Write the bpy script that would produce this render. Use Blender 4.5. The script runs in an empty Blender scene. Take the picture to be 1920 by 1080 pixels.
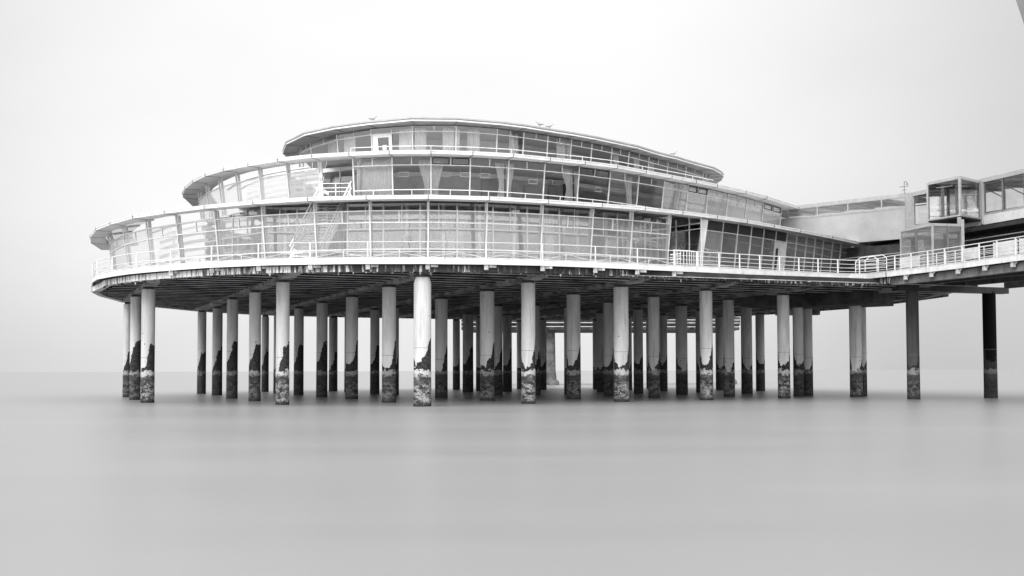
import bpy, math, random
from mathutils import Vector, Matrix
random.seed(7)
SC = bpy.context.scene
COL = SC.collection
R = math.radians
# ---------------------------------------------------------------- camera
EYE = 2.64
cam_d = bpy.data.cameras.new("camera"); cam = bpy.data.objects.new("camera", cam_d); COL.objects.link(cam)
cam_d.sensor_width = 36; cam_d.lens = 41.25; cam_d.clip_end = 60000; cam_d.clip_start = .5
cam_d.shift_y = 58.2 / 1920
th = math.atan(.044); roll = math.atan(5 / 1920)
fwd = Vector((0, math.cos(th), math.sin(th))); up = Vector((0, -math.sin(th), math.cos(th))); rt = Vector((1, 0, 0))
r2 = rt * math.cos(roll) - up * math.sin(roll); u2 = up * math.cos(roll) + rt * math.sin(roll)
cam.matrix_world = Matrix(((r2.x, u2.x, -fwd.x, 0), (r2.y, u2.y, -fwd.y, 0), (r2.z, u2.z, -fwd.z, EYE), (0, 0, 0, 1)))
SC.camera = cam
# ---------------------------------------------------------------- sky, sun, exposure
SUN_EL, SUN_AZ = R(30), R(208)          # azimuth clockwise from +Y: from behind the camera, left
w = bpy.data.worlds.new("World"); SC.world = w; w.use_nodes = True
nt = w.node_tree; nt.nodes.clear()
def wn(t, **k):
    n = nt.nodes.new(t)
    for a, b in k.items(): setattr(n, a, b)
    return n
sky = wn('ShaderNodeTexSky', sky_type='NISHITA', sun_disc=False)
sky.sun_elevation = SUN_EL; sky.sun_rotation = SUN_AZ; sky.air_density = 1; sky.dust_density = 5
bw = wn('ShaderNodeRGBToBW'); nt.links.new(sky.outputs[0], bw.inputs[0])
m1 = wn('ShaderNodeMath', operation='MULTIPLY'); m1.inputs[1].default_value = .10; nt.links.new(bw.outputs[0], m1.inputs[0])
cl = wn('ShaderNodeClamp'); cl.inputs['Max'].default_value = .9; nt.links.new(m1.outputs[0], cl.inputs[0])
# overcast veil: thinner (brighter) cloud in one part of the sky, plus soft cloud texture
tc = wn('ShaderNodeTexCoord')
dotn = wn('ShaderNodeVectorMath', operation='DOT_PRODUCT')
bd = Vector((-.07, 1, .24)).normalized(); dotn.inputs[1].default_value = bd
nt.links.new(tc.outputs['Generated'], dotn.inputs[0])
mr = wn('ShaderNodeMapRange', interpolation_type='SMOOTHSTEP')
mr.inputs['From Min'].default_value = math.cos(R(29)); mr.inputs['From Max'].default_value = math.cos(R(4))
mr.inputs['To Min'].default_value = .735; mr.inputs['To Max'].default_value = 1.08
nt.links.new(dotn.outputs['Value'], mr.inputs[0])
no = wn('ShaderNodeTexNoise'); no.inputs['Scale'].default_value = 2.6; no.inputs['Detail'].default_value = 4
mp = wn('ShaderNodeMapping'); mp.inputs['Scale'].default_value = (1, 1, 2.2)
nt.links.new(tc.outputs['Generated'], mp.inputs[0]); nt.links.new(mp.outputs[0], no.inputs['Vector'])
nm = wn('ShaderNodeMapRange'); nm.inputs['From Min'].default_value = .3; nm.inputs['From Max'].default_value = .7
nm.inputs['To Min'].default_value = -.05; nm.inputs['To Max'].default_value = .05
nt.links.new(no.outputs[0], nm.inputs[0])
ad = wn('ShaderNodeMath', operation='ADD'); nt.links.new(mr.outputs[0], ad.inputs[0]); nt.links.new(nm.outputs[0], ad.inputs[1])
# the veil is brightest overhead and round the hidden sun behind the viewer
dot2 = wn('ShaderNodeVectorMath', operation='DOT_PRODUCT'); dot2.inputs[1].default_value = Vector((-.22, -.9, .38)).normalized()
nt.links.new(tc.outputs['Generated'], dot2.inputs[0])
mr2 = wn('ShaderNodeMapRange', interpolation_type='SMOOTHSTEP')
mr2.inputs['From Min'].default_value = -.35; mr2.inputs['From Max'].default_value = .8
mr2.inputs['To Min'].default_value = 0; mr2.inputs['To Max'].default_value = 2.3
nt.links.new(dot2.outputs['Value'], mr2.inputs[0])
sz = wn('ShaderNodeSeparateXYZ'); nt.links.new(tc.outputs['Generated'], sz.inputs[0])
hz = wn('ShaderNodeMapRange', interpolation_type='SMOOTHSTEP'); nt.links.new(sz.outputs[2], hz.inputs[0])
hz.inputs['From Min'].default_value = 0; hz.inputs['From Max'].default_value = .14; hz.inputs['To Min'].default_value = .89; hz.inputs['To Max'].default_value = 1
hm = wn('ShaderNodeMath', operation='MULTIPLY'); nt.links.new(ad.outputs[0], hm.inputs[0]); nt.links.new(hz.outputs[0], hm.inputs[1]); ad = hm
ad2 = wn('ShaderNodeMath', operation='ADD'); nt.links.new(ad.outputs[0], ad2.inputs[0]); nt.links.new(mr2.outputs[0], ad2.inputs[1])
mx = wn('ShaderNodeMix'); mx.data_type = 'FLOAT'; mx.inputs[0].default_value = .88
nt.links.new(cl.outputs[0], mx.inputs[2]); nt.links.new(ad2.outputs[0], mx.inputs[3])
bg = wn('ShaderNodeBackground'); bg.inputs[1].default_value = 1.0
nt.links.new(mx.outputs[0], bg.inputs[0])
wo = wn('ShaderNodeOutputWorld'); nt.links.new(bg.outputs[0], wo.inputs[0])
sd = bpy.data.lights.new("sun", 'SUN'); sd.energy = 1.2; sd.angle = R(22); sd.color = (1, 1, 1)
sun = bpy.data.objects.new("sun", sd); COL.objects.link(sun)
sv = Vector((math.sin(SUN_AZ) * math.cos(SUN_EL), math.cos(SUN_AZ) * math.cos(SUN_EL), math.sin(SUN_EL)))
sun.rotation_euler = sv.to_track_quat('Z', 'Y').to_euler()
sun.location = sv * 200
SC.view_settings.view_transform = 'Standard'; SC.view_settings.look = 'None'
SC.view_settings.exposure = 0.0; SC.view_settings.gamma = 1
SC.cycles.max_bounces = 8; SC.cycles.transparent_max_bounces = 24; SC.cycles.diffuse_bounces = 4
SC.cycles.glossy_bounces = 3; SC.cycles.caustics_reflective = False; SC.cycles.caustics_refractive = False
SC.cycles.use_denoising = True; SC.cycles.use_adaptive_sampling = False

# ---------------------------------------------------------------- materials (black-and-white place: all greys)
def G(v): return (v, v, v, 1)
def mat(name, v, rough=.6, vary=0, scale=3, metal=0, streak=None, bump=0, spec=.4, dirt=0):
    m = bpy.data.materials.new(name); m.use_nodes = True
    n = m.node_tree; b = n.nodes['Principled BSDF']
    b.inputs['Base Color'].default_value = G(v); b.inputs['Roughness'].default_value = rough
    b.inputs['Metallic'].default_value = metal; b.inputs['Specular IOR Level'].default_value = spec
    if vary:
        t = n.nodes.new('ShaderNodeTexCoord'); mpn = n.nodes.new('ShaderNodeMapping')
        if streak: mpn.inputs['Scale'].default_value = streak
        n.links.new(t.outputs['Object'], mpn.inputs[0])
        z = n.nodes.new('ShaderNodeTexNoise'); z.inputs['Scale'].default_value = scale; z.inputs['Detail'].default_value = 8
        z.inputs['Roughness'].default_value = .65
        n.links.new(mpn.outputs[0], z.inputs['Vector'])
        r = n.nodes.new('ShaderNodeMapRange'); r.inputs['From Min'].default_value = .3; r.inputs['From Max'].default_value = .7
        r.inputs['To Min'].default_value = max(0, v - vary); r.inputs['To Max'].default_value = min(1, v + vary)
        n.links.new(z.outputs[0], r.inputs[0]); n.links.new(r.outputs[0], b.inputs['Base Color'])
        if bump:
            bp = n.nodes.new('ShaderNodeBump'); bp.inputs['Strength'].default_value = bump; bp.inputs['Distance'].default_value = .05
            n.links.new(z.outputs[0], bp.inputs['Height']); n.links.new(bp.outputs[0], b.inputs['Normal'])
    if dirt:
        t2 = n.nodes.new('ShaderNodeTexCoord'); m2 = n.nodes.new('ShaderNodeMapping'); m2.inputs['Scale'].default_value = (1, 1, .3)
        n.links.new(t2.outputs['Object'], m2.inputs[0])
        z2 = n.nodes.new('ShaderNodeTexNoise'); z2.inputs['Scale'].default_value = 3.2; z2.inputs['Detail'].default_value = 6; z2.inputs['Roughness'].default_value = .7
        n.links.new(m2.outputs[0], z2.inputs['Vector'])
        r2 = n.nodes.new('ShaderNodeMapRange'); r2.inputs['From Min'].default_value = .60; r2.inputs['From Max'].default_value = .72
        r2.inputs['To Min'].default_value = 1; r2.inputs['To Max'].default_value = 1 - dirt
        n.links.new(z2.outputs[0], r2.inputs[0])
        mu = n.nodes.new('ShaderNodeMath'); mu.operation = 'MULTIPLY'; n.links.new(r.outputs[0], mu.inputs[0]); n.links.new(r2.outputs[0], mu.inputs[1])
        n.links.new(mu.outputs[0], b.inputs['Base Color'])
    return m
M = {}
M['white'] = mat('white_paint', .66, .45, .10, 1.3, dirt=.55)
M['white_lift'] = mat('light_lifted_white', .88, .5, .04, 1.3)  # lighter copy of the white, lifting shaded inner parts and eaves by colour
M['white2'] = mat('off_white_paint', .60, .5, .10, 1.0, dirt=.5)
M['bracket'] = mat('weathered_paint', .42, .6, .25, 2.2)
M['roofgrey'] = mat('grey_roof_panel', .30, .5, .05, .8)
M['greymetal'] = mat('grey_metal', .38, .45, .06, 2, dirt=.35)
M['joint'] = mat('dark_joint', .05, .8)
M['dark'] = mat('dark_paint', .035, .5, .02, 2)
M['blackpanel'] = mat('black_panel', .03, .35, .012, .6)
M['frameblack'] = mat('black_frame', .02, .4)
M['concd'] = mat('dark_concrete', .055, .8, .05, .9, bump=.3)  # dark mottled concrete
M['joist'] = mat('joist_lit_edge', .45, .8, .40, .3)
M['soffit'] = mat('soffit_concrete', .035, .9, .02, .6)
M['beamc'] = mat('beam_concrete', .26, .8, .26, .5, bump=.3)
M['wallp'] = mat('wall_panel', .37, .4, .06, .35, spec=.5, dirt=.2)
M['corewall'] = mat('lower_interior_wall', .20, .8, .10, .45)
M['inwall'] = mat('interior_wall', .42, .8, .16, .35)
M['inwhite_lift'] = mat('light_lifted_interior_white', .85, .8, .05, .5)  # interior white made paler to offset the weak light inside
M['infloor'] = mat('interior_floor', .30, .6, .05, 1)
M['curtain'] = mat('curtain_cloth', .62, .9, .08, 2)
M['furn'] = mat('dark_upholstery', .05, .7, .02, 2)
M['bird'] = mat('gull_feathers', .35, .8, .08, 9)
M['deckfloor'] = mat('deck_boards', .45, .7, .08, 2)

def glass(name, milky, refl=.10, tint=.92, milkcol=.8, rough=.03, noise=.12):
    m = bpy.data.materials.new(name); m.use_nodes = True
    n = m.node_tree; n.nodes.clear()
    o = n.nodes.new('ShaderNodeOutputMaterial')
    tr = n.nodes.new('ShaderNodeBsdfTransparent'); tr.inputs[0].default_value = G(tint)
    df = n.nodes.new('ShaderNodeBsdfDiffuse'); df.inputs[0].default_value = G(milkcol)
    tl = n.nodes.new('ShaderNodeBsdfTranslucent'); tl.inputs[0].default_value = G(milkcol)
    gl = n.nodes.new('ShaderNodeBsdfGlossy'); gl.inputs['Roughness'].default_value = rough; gl.inputs[0].default_value = G(.95)
    mm = n.nodes.new('ShaderNodeMixShader'); mm.inputs[0].default_value = .35
    n.links.new(df.outputs[0], mm.inputs[1]); n.links.new(tl.outputs[0], mm.inputs[2])
    m2 = n.nodes.new('ShaderNodeMixShader')
    t = n.nodes.new('ShaderNodeTexCoord'); z = n.nodes.new('ShaderNodeTexNoise'); z.inputs['Scale'].default_value = .35; z.inputs['Detail'].default_value = 5
    n.links.new(t.outputs['Object'], z.inputs['Vector'])
    r = n.nodes.new('ShaderNodeMapRange'); r.inputs['From Min'].default_value = .3; r.inputs['From Max'].default_value = .7
    r.inputs['To Min'].default_value = max(0, milky - noise * (milky > 0)); r.inputs['To Max'].default_value = milky + noise * (milky > 0)
    n.links.new(z.outputs[0], r.inputs[0]); n.links.new(r.outputs[0], m2.inputs[0])
    n.links.new(tr.outputs[0], m2.inputs[1]); n.links.new(mm.outputs[0], m2.inputs[2])
    fr = n.nodes.new('ShaderNodeLayerWeight'); fr.inputs[0].default_value = .35
    f2 = n.nodes.new('ShaderNodeMapRange'); f2.inputs['To Min'].default_value = refl; f2.inputs['To Max'].default_value = 1
    n.links.new(fr.outputs['Fresnel'], f2.inputs[0])
    m3 = n.nodes.new('ShaderNodeMixShader'); n.links.new(f2.outputs[0], m3.inputs[0])
    n.links.new(m2.outputs[0], m3.inputs[1]); n.links.new(gl.outputs[0], m3.inputs[2])
    n.links.new(m3.outputs[0], o.inputs[0])
    return m
M['milk'] = glass('milky_glass', .22, .05, .97, .9, noise=.03)
M['milkpale'] = glass('pale_milky_glass', .40, .05, .97, .9, noise=.03)
M['clear'] = glass('clear_glass', 0, .07, .97)
M['fill_skylight'] = glass('fill_light_roof_glass', .18, .05, .97, .9, noise=0)  # glass of the added roof band that brings in fill light
M['window_in'] = glass('inner_window_glass', 0, .14, .95)
M['window'] = glass('window_glass', 0, .05, .95)
M['bright'] = glass('painted_reflection_glass', .34, .30, .9, .6, noise=.08)  # milky grey paints in the pale reflections on these panes
M['porch'] = glass('porch_glass', .30, .14, .85, .6)

# drip-stained slab edge
def drip_mat():
    m = bpy.data.materials.new('drip_stained_concrete'); m.use_nodes = True
    n = m.node_tree; b = n.nodes['Principled BSDF']; b.inputs['Roughness'].default_value = .8
    t = n.nodes.new('ShaderNodeTexCoord'); mpn = n.nodes.new('ShaderNodeMapping'); mpn.inputs['Scale'].default_value = (4.2, 4.2, .5)
    n.links.new(t.outputs['Object'], mpn.inputs[0])
    z = n.nodes.new('ShaderNodeTexNoise'); z.inputs['Scale'].default_value = 1.0; z.inputs['Detail'].default_value = 5; z.inputs['Roughness'].default_value = .6
    n.links.new(mpn.outputs[0], z.inputs['Vector'])
    z2 = n.nodes.new('ShaderNodeTexNoise'); z2.inputs['Scale'].default_value = .12; z2.inputs['Detail'].default_value = 2
    n.links.new(t.outputs['Object'], z2.inputs['Vector'])
    # whiter lime runs towards the west end of the deck
    sx = n.nodes.new('ShaderNodeSeparateXYZ'); n.links.new(t.outputs['Object'], sx.inputs[0])
    rx = n.nodes.new('ShaderNodeMapRange'); rx.inputs['From Min'].default_value = -30; rx.inputs['From Max'].default_value = -5
    rx.inputs['To Min'].default_value = .125; rx.inputs['To Max'].default_value = -.03
    n.links.new(sx.outputs[0], rx.inputs[0])
    s = n.nodes.new('ShaderNodeMath'); s.operation = 'ADD'; n.links.new(z.outputs[0], s.inputs[0]); n.links.new(rx.outputs[0], s.inputs[1])
    s2 = n.nodes.new('ShaderNodeMath'); s2.operation = 'MULTIPLY_ADD'; s2.inputs[1].default_value = .35
    n.links.new(z2.outputs[0], s2.inputs[0]); n.links.new(s.outputs[0], s2.inputs[2])
    r = n.nodes.new('ShaderNodeValToRGB')
    e = r.color_ramp.elements; e[0].position = .60; e[0].color = G(.03); e[1].position = .86; e[1].color = G(.72)
    x = r.color_ramp.elements.new(.70); x.color = G(.10); x = r.color_ramp.elements.new(.76); x.color = G(.55)
    n.links.new(s2.outputs[0], r.inputs[0]); n.links.new(r.outputs[0], b.inputs['Base Color'])
    return m
M['drip'] = drip_mat()

# pile concrete: clean above, dark weed wedge, pale barnacle band, mottled growth below
def pile_mat():
    m = bpy.data.materials.new('pile_concrete'); m.use_nodes = True
    n = m.node_tree; b = n.nodes['Principled BSDF']; b.inputs['Roughness'].default_value = .8; b.inputs['Specular IOR Level'].default_value = .2; L = n.links
    def math_(op, a, c=None, d=None):
        q = n.nodes.new('ShaderNodeMath'); q.operation = op
        for i, v in enumerate((a, c, d)):
            if v is None: continue
            if hasattr(v, 'is_output'): L.new(v, q.inputs[i])
            else: q.inputs[i].default_value = v
        return q.outputs[0]
    def rng(v, a, bb, c, d, smooth=False):
        q = n.nodes.new('ShaderNodeMapRange')
        if smooth: q.interpolation_type = 'SMOOTHSTEP'
        L.new(v, q.inputs[0])
        for i, x in zip((1, 2, 3, 4), (a, bb, c, d)):
            if hasattr(x, 'is_output'): L.new(x, q.inputs[i])
            else: q.inputs[i].default_value = x
        return q.outputs[0]
    def mixc(f, a, c):
        q = n.nodes.new('ShaderNodeMix'); q.data_type = 'FLOAT'
        for i, v in zip((0, 2, 3), (f, a, c)):
            if hasattr(v, 'is_output'): L.new(v, q.inputs[i])
            else: q.inputs[i].default_value = v
        return q.outputs[0]
    t = n.nodes.new('ShaderNodeTexCoord'); oi = n.nodes.new('ShaderNodeObjectInfo')
    sp = n.nodes.new('ShaderNodeSeparateXYZ'); L.new(t.outputs['Object'], sp.inputs[0])
    off = n.nodes.new('ShaderNodeVectorMath'); off.operation = 'ADD'; L.new(t.outputs['Object'], off.inputs[0])
    cm = n.nodes.new('ShaderNodeCombineXYZ'); rr = math_('MULTIPLY', oi.outputs['Random'], 60.0)
    L.new(rr, cm.inputs[0]); L.new(rr, cm.inputs[1]); L.new(cm.outputs[0], off.inputs[1])
    def noise(sc, det=5, vs=None, rough=.6):
        q = n.nodes.new('ShaderNodeTexNoise'); q.inputs['Scale'].default_value = sc; q.inputs['Detail'].default_value = det; q.inputs['Roughness'].default_value = rough
        if vs:
            mm = n.nodes.new('ShaderNodeMapping'); mm.inputs['Scale'].default_value = vs; L.new(off.outputs[0], mm.inputs[0]); L.new(mm.outputs[0], q.inputs['Vector'])
        else: L.new(off.outputs[0], q.inputs['Vector'])
        return q.outputs[0]
    zc = sp.outputs[2]
    # side: object -Y is where the weed stays lowest; angle away from it raises it
    lx = math_('MULTIPLY', sp.outputs[1], -1.75)      # radius about .57 -> -1..1
    hgt = rng(lx, 1.0, -.12, 0.0, 1.0)
    hgt = math_('POWER', hgt, 1.5)
    n_big = noise(1.3, 3); n_j = noise(3.5, 5, (1, 1, .35))
    S = math_('MULTIPLY_ADD', hgt, 2.3, 2.9)
    S = math_('ADD', S, rng(n_big, .3, .7, -.42, .42)); S = math_('ADD', S, rng(n_j, .3, .7, -.2, .2))
    S = math_('ADD', S, rng(oi.outputs['Random'], 0, 1, -.45, .5))
    clean = math_('GREATER_THAN', zc, S)
    # clean concrete with faint pour line and pits
    cn = noise(1.2, 6, (1, 1, .25)); cc = rng(cn, .3, .7, .53, .72)
    at = n.nodes.new('ShaderNodeAttribute'); at.attribute_type = 'OBJECT'; at.attribute_name = 'shade_tone'
    cc = math_('MULTIPLY', cc, at.outputs['Fac'])  # per-pile tone with light and shade painted in
    dr_ = noise(3.0, 4, (1, 1, .07)); cc = math_('MULTIPLY', cc, rng(dr_, .52, .74, 1.0, .62))
    fine = noise(14, 3); cc = math_('MULTIPLY', cc, rng(fine, .3, .75, .93, 1.05))
    pl = math_('COMPARE', zc, rng(oi.outputs['Random'], 0, 1, 3.7, 4.6), .025); cc = mixc(math_('MULTIPLY', pl, .6), cc, .15)
    vo = n.nodes.new('ShaderNodeTexVoronoi'); vo.inputs['Scale'].default_value = .9; L.new(off.outputs[0], vo.inputs['Vector'])
    pit = math_('LESS_THAN', vo.outputs['Distance'], .045); cc = mixc(pit, cc, .06)
    # weed
    wn_ = noise(6, 5); weed = rng(wn_, .35, .75, .012, .07)
    # barnacle band and mottle
    gro = n.nodes.new('ShaderNodeAttribute'); gro.attribute_type = 'OBJECT'; gro.attribute_name = 'growth_shade'
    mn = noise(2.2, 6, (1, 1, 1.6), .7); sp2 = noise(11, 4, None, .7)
    hi = math_('MULTIPLY_ADD', gro.outputs['Fac'], .34, .04)  # paleness of the growth also carries painted shade by row
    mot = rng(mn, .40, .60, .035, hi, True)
    mot = math_('MULTIPLY', mot, rng(sp2, .38, .60, .25, 1.15, True))
    bandz = math_('ADD', zc, rng(noise(3.4, 5), .3, .7, -.30, .26))
    band = math_('MULTIPLY', rng(bandz, 2.15, 2.42, 0, 1, True), rng(bandz, 2.62, 2.66, 1, 0))
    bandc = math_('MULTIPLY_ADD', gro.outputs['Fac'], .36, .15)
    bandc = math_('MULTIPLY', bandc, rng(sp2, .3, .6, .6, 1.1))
    dz = math_('MULTIPLY', rng(bandz, 1.55, 1.75, 0, 1, True), rng(bandz, 2.1, 2.3, 1, 0, True))
    mot = mixc(math_('MULTIPLY', dz, .7), mot, .05)
    low = rng(math_('ADD', zc, rng(sp2, .3, .7, -.18, .18)), .15, .45, 1, 0, True); mot = mixc(low, mot, .03)
    growth_shade = mixc(band, mot, bandc)
    above = math_('GREATER_THAN', bandz, 2.64)
    c = mixc(above, growth_shade, weed); c = mixc(clean, c, cc)
    L.new(c, b.inputs['Base Color'])
    bp = n.nodes.new('ShaderNodeBump'); bp.inputs['Distance'].default_value = .06
    L.new(rng(zc, 2.2, 3.2, .6, .05), bp.inputs['Strength']); L.new(sp2, bp.inputs['Height']); L.new(bp.outputs[0], b.inputs['Normal'])
    return m
M['pile'] = pile_mat()

def water_mat():
    m = bpy.data.materials.new('still_sea_water'); m.use_nodes = True
    n = m.node_tree; b = n.nodes['Principled BSDF']; L = n.links
    b.inputs['Roughness'].default_value = .24; b.inputs['IOR'].default_value = 1.33
    t = n.nodes.new('ShaderNodeTexCoord'); mm = n.nodes.new('ShaderNodeMapping'); mm.inputs['Scale'].default_value = (.03, .11, 1)
    L.new(t.outputs['Object'], mm.inputs[0])
    z = n.nodes.new('ShaderNodeTexNoise'); z.inputs['Scale'].default_value = 1; z.inputs['Detail'].default_value = 5; z.inputs['Roughness'].default_value = .6
    L.new(mm.outputs[0], z.inputs['Vector'])
    r = n.nodes.new('ShaderNodeMapRange'); r.inputs[1].default_value = .3; r.inputs[2].default_value = .7; r.inputs[3].default_value = .255; r.inputs[4].default_value = .295
    L.new(z.outputs[0], r.inputs[0]); L.new(r.outputs[0], b.inputs['Base Color'])
    r2_ = n.nodes.new('ShaderNodeMapRange'); r2_.inputs[1].default_value = .3; r2_.inputs[2].default_value = .7; r2_.inputs[3].default_value = .33; r2_.inputs[4].default_value = .37
    L.new(z.outputs[0], r2_.inputs[0]); L.new(r2_.outputs[0], b.inputs['Roughness'])
    return m
M['water'] = water_mat()

# ---------------------------------------------------------------- mesh helpers
class MB:
    def __init__(s): s.v = []; s.f = []; s.m = []; s.sm = []
    def _add(s, vs, fs, mi=0, smooth=False):
        o = len(s.v); s.v += [tuple(p) for p in vs]
        for f in fs: s.f.append([i + o for i in f]); s.m.append(mi); s.sm.append(smooth)
    def prism(s, poly, z0, z1, mi=0):
        n = len(poly); a = sum(poly[i][0] * poly[(i + 1) % n][1] - poly[(i + 1) % n][0] * poly[i][1] for i in range(n))
        if a < 0: poly = poly[::-1]
        vs = [(x, y, z0) for x, y in poly] + [(x, y, z1) for x, y in poly]
        s._add(vs, [list(range(n))[::-1], list(range(n, 2 * n))] + [[i, (i + 1) % n, n + (i + 1) % n, n + i] for i in range(n)], mi)
        return s
    def hexa(s, b, t, mi=0):
        s._add(list(b) + list(t), [[3, 2, 1, 0], [4, 5, 6, 7]] + [[i, (i + 1) % 4, 4 + (i + 1) % 4, 4 + i] for i in range(4)], mi); return s
    def bar(s, p, q, w, h, mi=0, upv=(0, 0, 1)):
        p = Vector(p); q = Vector(q); d = (q - p).normalized(); u = Vector(upv)
        if abs(d.dot(u)) > .98: u = Vector((0, 1, 0))
        r = d.cross(u).normalized(); u = r.cross(d).normalized()
        c = [(-w / 2, -h / 2), (w / 2, -h / 2), (w / 2, h / 2), (-w / 2, h / 2)]
        s.hexa([p + r * a + u * b for a, b in c], [q + r * a + u * b for a, b in c], mi); return s
    def box(s, c, sx, sy, sz, ang=0, mi=0):
        ca, sa = math.cos(ang), math.sin(ang)
        pts = [(c[0] + ca * a - sa * b, c[1] + sa * a + ca * b) for a, b in ((-sx / 2, -sy / 2), (sx / 2, -sy / 2), (sx / 2, sy / 2), (-sx / 2, sy / 2))]
        return s.prism(pts, c[2], c[2] + sz, mi)
    def cyl(s, p, q, r0, r1=None, n=12, mi=0, caps=True):
        r1 = r0 if r1 is None else r1
        p = Vector(p); q = Vector(q); d = (q - p).normalized(); u = Vector((0, 0, 1)) if abs(d.z) < .95 else Vector((1, 0, 0))
        a = d.cross(u).normalized(); b = d.cross(a).normalized(); vs = []
        for c, r in ((p, r0), (q, r1)):
            for i in range(n):
                t = 2 * math.pi * i / n; vs.append(c + a * r * math.cos(t) + b * r * math.sin(t))
        s._add(vs, [[i, n + i, n + (i + 1) % n, (i + 1) % n] for i in range(n)], mi, True)
        if caps: s._add(vs, [list(range(n)), list(range(n, 2 * n))[::-1]], mi)
        return s
    def path(s, pts, r, n=6, mi=0):
        for a, b in zip(pts, pts[1:]): s.cyl(a, b, r, r, n, mi)
        return s
    def quad(s, a, b, c, d, mi=0): s._add([a, b, c, d], [[0, 1, 2, 3]], mi); return s
    def lathe(s, prof, n=20, cx=0, cy=0, mi=0):
        vs = []
        for r, z in prof:
            for i in range(n): t = 2 * math.pi * i / n; vs.append((cx + r * math.cos(t), cy + r * math.sin(t), z))
        fs = []
        for k in range(len(prof) - 1):
            for i in range(n): fs.append([k * n + i, k * n + (i + 1) % n, (k + 1) * n + (i + 1) % n, (k + 1) * n + i])
        s._add(vs, fs, mi, True); s._add(vs[:n], [list(range(n))[::-1]], mi); s._add(vs[-n:], [list(range(n))], mi); return s
    def ring(s, A, B, z0, z1, mi=0):
        """strip between two open polylines of the same length"""
        for i in range(len(A) - 1):
            s.hexa([(*A[i], z0), (*A[i + 1], z0), (*B[i + 1], z0), (*B[i], z0)], [(*A[i], z1), (*A[i + 1], z1), (*B[i + 1], z1), (*B[i], z1)], mi)
        return s
    def build(s, name, mats, parent=None, loc=None):
        me = bpy.data.meshes.new(name); vs = s.v
        if loc: vs = [(x - loc[0], y - loc[1], z - loc[2]) for x, y, z in vs]
        me.from_pydata(vs, [], s.f)
        for mm in (mats if isinstance(mats, (list, tuple)) else [mats]): me.materials.append(M[mm] if isinstance(mm, str) else mm)
        me.polygons.foreach_set('material_index', s.m); me.polygons.foreach_set('use_smooth', s.sm); me.update()
        o = bpy.data.objects.new(name, me); COL.objects.link(o)
        if loc: o.location = loc
        if parent: o.parent = parent
        return o
def tag(o, label=None, cat=None, group=None, kind=None):
    if label: o['label'] = label
    if cat: o['category'] = cat
    if group: o['group'] = group
    if kind: o['kind'] = kind
    return o
def thing(name, label, cat, loc=(0, 0, 0), group=None):
    o = bpy.data.objects.new(name, None); COL.objects.link(o); o.location = loc; o.empty_display_size = .3
    return tag(o, label, cat, group)
def smooth(P):
    P = [tuple(p) for p in P]
    return [P[0]] + [tuple(.25 * P[i - 1][k] + .5 * P[i][k] + .25 * P[i + 1][k] for k in (0, 1)) for i in range(1, len(P) - 1)] + [P[-1]]
def normals(P):
    N = []
    for i in range(len(P)):
        a = P[max(0, i - 1)]; b = P[min(len(P) - 1, i + 1)]; dx, dy = b[0] - a[0], b[1] - a[1]; l = math.hypot(dx, dy) or 1
        N.append((-dy / l, dx / l))
    return N
def inset(P, d):
    return [(p[0] + n[0] * d, p[1] + n[1] * d) for p, n in zip(P, normals(P))]
def lerp(a, b, t): return tuple(x + (y - x) * t for x, y in zip(a, b))
def sample(P, step, start=0):
    out = []; acc = start; d = 0
    for a, c in zip(P, P[1:]):
        l = math.dist(a, c)
        while acc <= d + l + 1e-6: out.append(lerp(a, c, (acc - d) / l)); acc += step
        d += l
    return out
ORD = ['first', 'second', 'third', 'fourth', 'fifth', 'sixth', 'seventh', 'eighth', 'ninth', 'tenth', 'eleventh', 'twelfth', 'thirteenth', 'fourteenth', 'fifteenth', 'sixteenth']

# ---------------------------------------------------------------- sea
wb = MB()
xs = [-9000, -2500, -700, -250, -100, 0, 100, 250, 700, 2500, 9000]; ys = [-300, -60, 0, 40, 80, 120, 180, 300, 700, 2000, 6000, 16000]
for i in range(len(xs) - 1):
    for j in range(len(ys) - 1):
        wb.quad((xs[i], ys[j], 0), (xs[i + 1], ys[j], 0), (xs[i + 1], ys[j + 1], 0), (xs[i], ys[j + 1], 0))
tag(wb.build('water', 'water'), kind='structure')

# ---------------------------------------------------------------- plan outlines in metres (sea level z = 0, camera at the origin)
DK = [(-37.1, 103.4), (-35.4, 99.8), (-33.1, 96.8), (-30.8, 94.3), (-28.2, 92.2), (-23.1, 88.8), (-18.1, 86.8), (-12.1, 85.9), (-6.4, 86.0), (-2.0, 86.6), (1.9, 87.6), (5.9, 89.3), (10.0, 91.3), (12.7, 92.8), (16.6, 94.7), (23.7, 98.7), (26.5, 100.2), (29.3, 101.5), (30.6, 101.5), (31.6, 99.2)]
DKB = [(44.0, 103.9), (44.0, 118), (43, 130), (41, 141), (36.5, 151.5), (30.5, 162), (22, 171), (12, 173), (0, 171), (-13, 165), (-24, 160), (-33, 154), (-38.6, 144), (-41.2, 133), (-41.4, 124), (-40.2, 114), (-38.8, 108.0)]
R1 = [(-42.25, 120.62), (-41.04, 114.20), (-39.39, 109.28), (-36.83, 103.62), (-34.20, 99.58), (-30.96, 95.53), (-27.55, 92.72), (-23.65, 89.94), (-19.39, 87.60), (-15.02, 85.92), (-10.61, 85.18), (-6.07, 84.90), (-1.64, 85.76), (2.74, 87.45), (6.93, 89.49), (10.43, 91.46), (13.72, 93.98), (16.97, 96.64), (20.04, 99.62), (23.11, 102.97), (26.29, 106.56), (30.62, 111.74), (36.11, 118.60)]
R1B = [(38, 126), (35, 138), (27, 149), (15, 156), (0, 158), (-12, 152), (-20, 138), (-22, 126)]
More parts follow.
